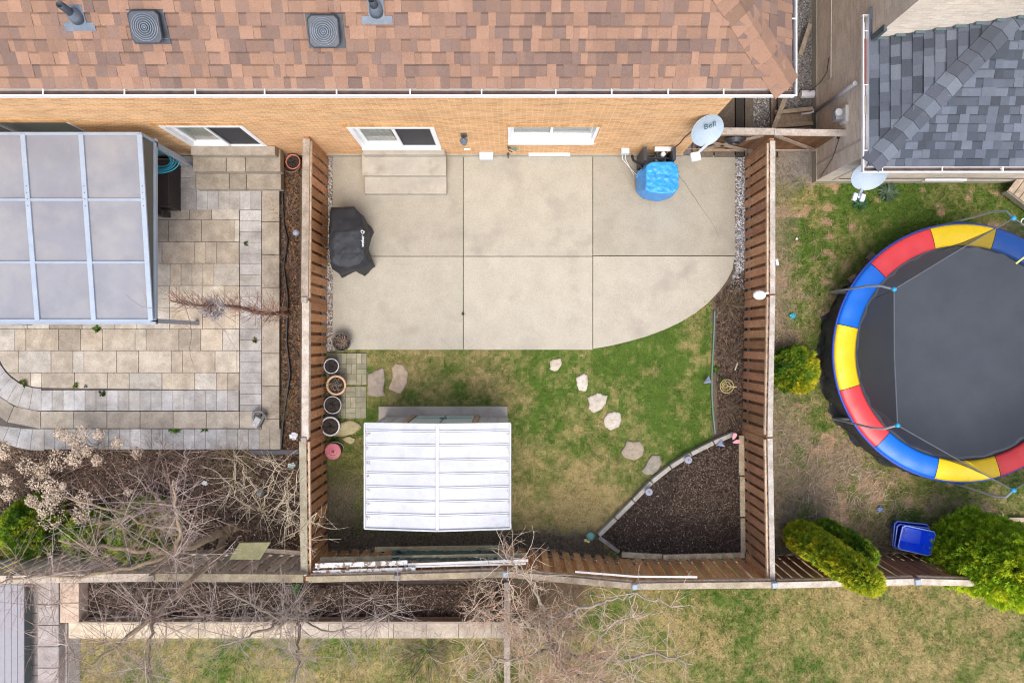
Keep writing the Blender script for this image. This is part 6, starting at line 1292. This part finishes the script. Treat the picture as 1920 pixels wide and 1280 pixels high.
# -------- dried hydrangeas
def hydr(label,px,py,heads,seed):
    rs=np.random.RandomState(seed); c=G(px,py); t=Thing('dried_hydrangea',label,'shrub',(c[0],c[1],0),'dried hydrangeas in the left bed'); mb=MB(); stems=MB()
    hd=[]
    for (hx,hy,hr) in heads:
        z=rs.uniform(.85,1.15); p=P(hx,hy,z); stems.tube([(c[0]+rs.uniform(-.15,.15),c[1]+rs.uniform(-.15,.15),.0),(c[0]*.6+p[0]*.4,c[1]*.6+p[1]*.4,.5),p],[.008,.007,.005],4,(.33,.24,.18)); hd.append((p,hr/80.,rs))
    t.part('stems',stems,m_bark,smooth=True)
    for k in range(10):
        pass
    for p,rr,_ in hd:
        mb=MB(); n=230; a=rs.uniform(0,6.28,n); cz=rs.uniform(-.35,1,n); sz=np.sqrt(1-cz*cz); rad=rr*(1+.12*rs.randn(n)); lump=1+.18*np.sin(a*4+cz*3)
        ctr_=np.stack([np.cos(a)*sz*rad*lump,np.sin(a)*sz*rad*lump,cz*rad*.7],-1)+p; s=.017*rs.uniform(.6,1.2,n)[:,None]
        u=rs.randn(n,3); u/=np.linalg.norm(u,axis=1)[:,None]; w_=np.cross(u,ctr_-p); w_/=np.linalg.norm(w_,axis=1)[:,None]+1e-6; u=np.cross(w_,norm([0,0,1])[None]+0*u); u/=np.linalg.norm(u,axis=1)[:,None]+1e-6
        V=np.stack([ctr_-u*s,ctr_-w_*s,ctr_+u*s,ctr_+w_*s],1).reshape(-1,3); F=np.arange(4*n).reshape(-1,4); pal=np.array([(.60,.49,.37),(.50,.39,.28),(.68,.58,.46),(.42,.31,.21)]); col=pal[rs.randint(4,size=n)]*rs.uniform(.75,1.15,(n,1)); mb.add(V,F,col)
        t.part('flower_head',mb,m_chip)
hydr('dried hydrangea whose heads hang over the terrace edge','0' and 190,840,[(113,812,9),(155,812,13),(186,814,9),(128,819,10),(141,828,9),(221,830,9),(257,848,9),(147,840,9),(162,845,9)],91)
hydr('dried hydrangea of many heads left of the largest green shrub',95,900,[(50,873,15),(108,862,16),(80,880,12),(142,858,13),(182,862,9),(70,905,14),(95,908,12),(118,910,5),(96,925,12),(140,862,12),(5,838,12),(8,850,10)],92)
hydr('dried hydrangea with big heads overlapping the green shrubs',110,950,[(108,928,14),(98,940,12),(84,952,12),(158,935,14),(152,965,14),(95,972,20),(58,938,9),(14,928,10),(12,900,9),(62,942,8),(240,922,6)],93)
# -------- evergreens: leaf sprays over a volume
def evergreen(name,label,cat,base,h,shape,n,pal,seed,group=None,spray=.07,stemr=.04,tipk=.35,light=None):
    """shape(t,a)-> radius at height fraction t, azimuth a"""
    rs=np.random.RandomState(seed); c=np.array([*G(*base),0.]); t_=Thing(name,label,cat,tuple(c),group)
    mb=MB(); mb.tube([c,c+[0,0,h*.5],c+[0,0,h*.85]],[stemr,stemr*.7,stemr*.2],7,(.14,.09,.06)); t_.part('trunk',mb,m_bark,smooth=True)
    T=rs.rand(n)**.85; A=rs.uniform(0,2*math.pi,n); Rr=np.array([shape(a,b) for a,b in zip(T,A)]); 
    lump=1+.16*(vn(A*1.6*3,T*h*8,1.0,2)-.5)*2+.13*(vn(A*6,T*h*18,1.0,4)-.5)*2
    dep=1-np.abs(rs.randn(n))*.08; dep=np.clip(dep,.3,1.05); dep=np.where(T>.84,dep*np.sqrt(rs.rand(n)),dep); rad=Rr*lump*dep
    ctr_=np.stack([np.cos(A)*rad,np.sin(A)*rad,T*h],-1)+c
    out=np.stack([np.cos(A),np.sin(A),np.full(n,.75)+.5*T],-1)+rs.randn(n,3)*.45; out/=np.linalg.norm(out,axis=1)[:,None]
    sd_=np.cross(out,rs.randn(n,3)); sd_/=np.linalg.norm(sd_,axis=1)[:,None]; nn=np.cross(out,sd_)
    s=spray*rs.uniform(.5,1.25,n)[:,None]; V=[];F=[]
    # each spray: three narrow fingers
    tris=[]
    for ang_ in (-.55,0,.55):
        d=out*math.cos(ang_)+sd_*math.sin(ang_); tip=ctr_+d*s*(1 if ang_==0 else .8)+nn*s*.1; b1=ctr_+sd_*s*.16*1-out*s*.1; b2=ctr_-sd_*s*.16-out*s*.1; tris.append(np.stack([b1,b2,tip],1))
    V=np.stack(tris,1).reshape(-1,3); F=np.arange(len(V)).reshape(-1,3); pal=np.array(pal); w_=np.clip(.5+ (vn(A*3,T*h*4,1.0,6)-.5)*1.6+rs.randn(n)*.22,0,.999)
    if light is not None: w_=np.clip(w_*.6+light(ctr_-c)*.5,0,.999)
    ci=w_*(len(pal)-1); i0=ci.astype(int); fr=(ci-i0)[:,None]; col=(pal[i0]*(1-fr)+pal[np.minimum(i0+1,len(pal)-1)]*fr)*rs.uniform(.75,1.25,(n,1)); mb=MB(); mb.add(V,F,np.repeat(col,3,axis=0))
    t_.part('crown',mb,m_leaf); return t_
gy=[(.24,.34,.025),(.44,.52,.03),(.70,.66,.035),(.88,.76,.05)]
gg_=[(.09,.19,.02),(.17,.32,.025),(.29,.43,.03),(.45,.52,.03)]
def column(r,tp=.8): return lambda t,a: r*(min(1,(t/.12)**.5*1.0) if t<.12 else (1 if t<tp else math.sqrt(max(0,1-((t-tp)/(1.001-tp))**2))*.98+.02))*(1+.08*math.sin(2*a+t*3))
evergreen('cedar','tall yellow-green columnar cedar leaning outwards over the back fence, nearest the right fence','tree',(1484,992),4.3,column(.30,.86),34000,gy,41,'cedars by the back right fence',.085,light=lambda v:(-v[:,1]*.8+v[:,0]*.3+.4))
evergreen('cedar','smaller mid-green cedar tucked behind the tall yellow-green one','tree',(1532,985),2.9,column(.24,.75),16000,gg_,42,'cedars by the back right fence',.08)
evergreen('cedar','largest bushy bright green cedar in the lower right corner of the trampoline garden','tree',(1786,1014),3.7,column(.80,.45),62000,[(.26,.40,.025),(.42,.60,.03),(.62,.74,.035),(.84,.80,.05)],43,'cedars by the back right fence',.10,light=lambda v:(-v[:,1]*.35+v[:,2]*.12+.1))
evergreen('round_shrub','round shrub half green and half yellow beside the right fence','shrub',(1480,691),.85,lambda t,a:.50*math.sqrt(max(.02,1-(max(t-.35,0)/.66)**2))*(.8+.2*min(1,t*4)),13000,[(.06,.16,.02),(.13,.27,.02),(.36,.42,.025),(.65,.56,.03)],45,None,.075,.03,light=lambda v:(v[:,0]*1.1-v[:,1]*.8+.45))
for k,(b,h,r_,l) in enumerate((((85,978),1.5,.66,'rounded dark green dwarf cedar at the far left under the dried flower heads'),((192,992),1.3,.55,'dark green dwarf cedar in the middle of the three behind the slatted fence'),((292,985),1.7,.70,'dark green dwarf cedar closest to the forked mossy trunk'),((20,1030),1.0,.42,'low yellow-green shrub at the left end of the slatted fence'))):
    evergreen('dwarf_cedar',l,'shrub',b,h,lambda t,a,r_=r_:r_*math.sqrt(max(.02,1-t**1.6)),11000,gg_ if k!=3 else gy,46+k,'dwarf cedars of the left bed',.08)
# -------- weeds
def weed(label,px,py,rad,n,col,z,seed,name='weed',cat='weed',h=.06,grp='weeds growing in the paving joints'):
    rs=np.random.RandomState(seed); c=P(px,py,z); mb=MB()
    for k in range(n):
        a=rs.uniform(0,6.28); L=rad*rs.uniform(.6,1.1); w_=L*.13; d=np.array([math.cos(a),math.sin(a),0]); s_=np.array([-d[1],d[0],0]); m=c+d*L*.55+[0,0,h*rs.uniform(.4,1)]
        mb.add([c-s_*w_*.3,c+s_*w_*.3,m+s_*w_,c+d*L+[0,0,h*.3],m-s_*w_],[(0,1,2,3,4)],np.array(col)*rs.uniform(.6,1.4))
    return solo(name,label,cat,mb,m_leaf,tuple(c),grp)
for k,(px,py,rad,n,c,z,l) in enumerate(((182,617,.11,34,(.10,.22,.02),.17,'bright green weed just below the gazebo edge'),(177,718,.0,0,0,0,''),(45,718,.13,20,(.12,.16,.03),.17,'weed at the rounded corner of the terrace'),(142,723,.09,18,(.14,.22,.03),.17,'weed on the lower tan paving edge, left of a smaller one'),(161,724,.06,12,(.13,.14,.06),.17,'tiny brownish weed on the lower tan paving edge'),(191,737,.11,26,(.09,.12,.05),.17,'grey-green star-shaped weed in the grey paving band'),
    (462,458,.09,14,(.08,.16,.03),.17,'small weed in the upper part of the grey side band'),(478,638,.09,18,(.15,.17,.05),.17,'weed in the lower part of the grey side band'),(131,797,.13,28,(.07,.18,.03),.06,'weed under the coping near the dried flower heads'),(328,802,.17,50,(.09,.20,.03),.06,'longest green weed tuft under the terrace coping'),(385,804,.13,34,(.10,.20,.03),.06,'green weed tuft under the coping near its right end'),
    (868,588,.05,16,(.06,.22,.02),.065,'small green weed in the patio joint'),(1665,360,.26,60,(.10,.15,.10),.04,'blue-green spiky plant below the grey house gutter'),(1612,383,.2,50,(.06,.15,.07),.04,'spiky green plant under the second dish'),(1341,692,.12,18,(.12,.22,.04),.04,'small green sprout at the lawn edging'),(1350,712,.09,12,(.13,.24,.05),.04,'smaller green sprout above the wire ornament'),(556,1103,.16,40,(.03,.12,.01),.08,'dark green ivy tuft at the foot of the corner post'),(1466,715,.12,20,(.05,.14,.02),.05,'dark green tuft below the round shrub'))):
    if n: weed(l,px,py,rad,n,c,z,200+k,grp='small weeds and sprouts')
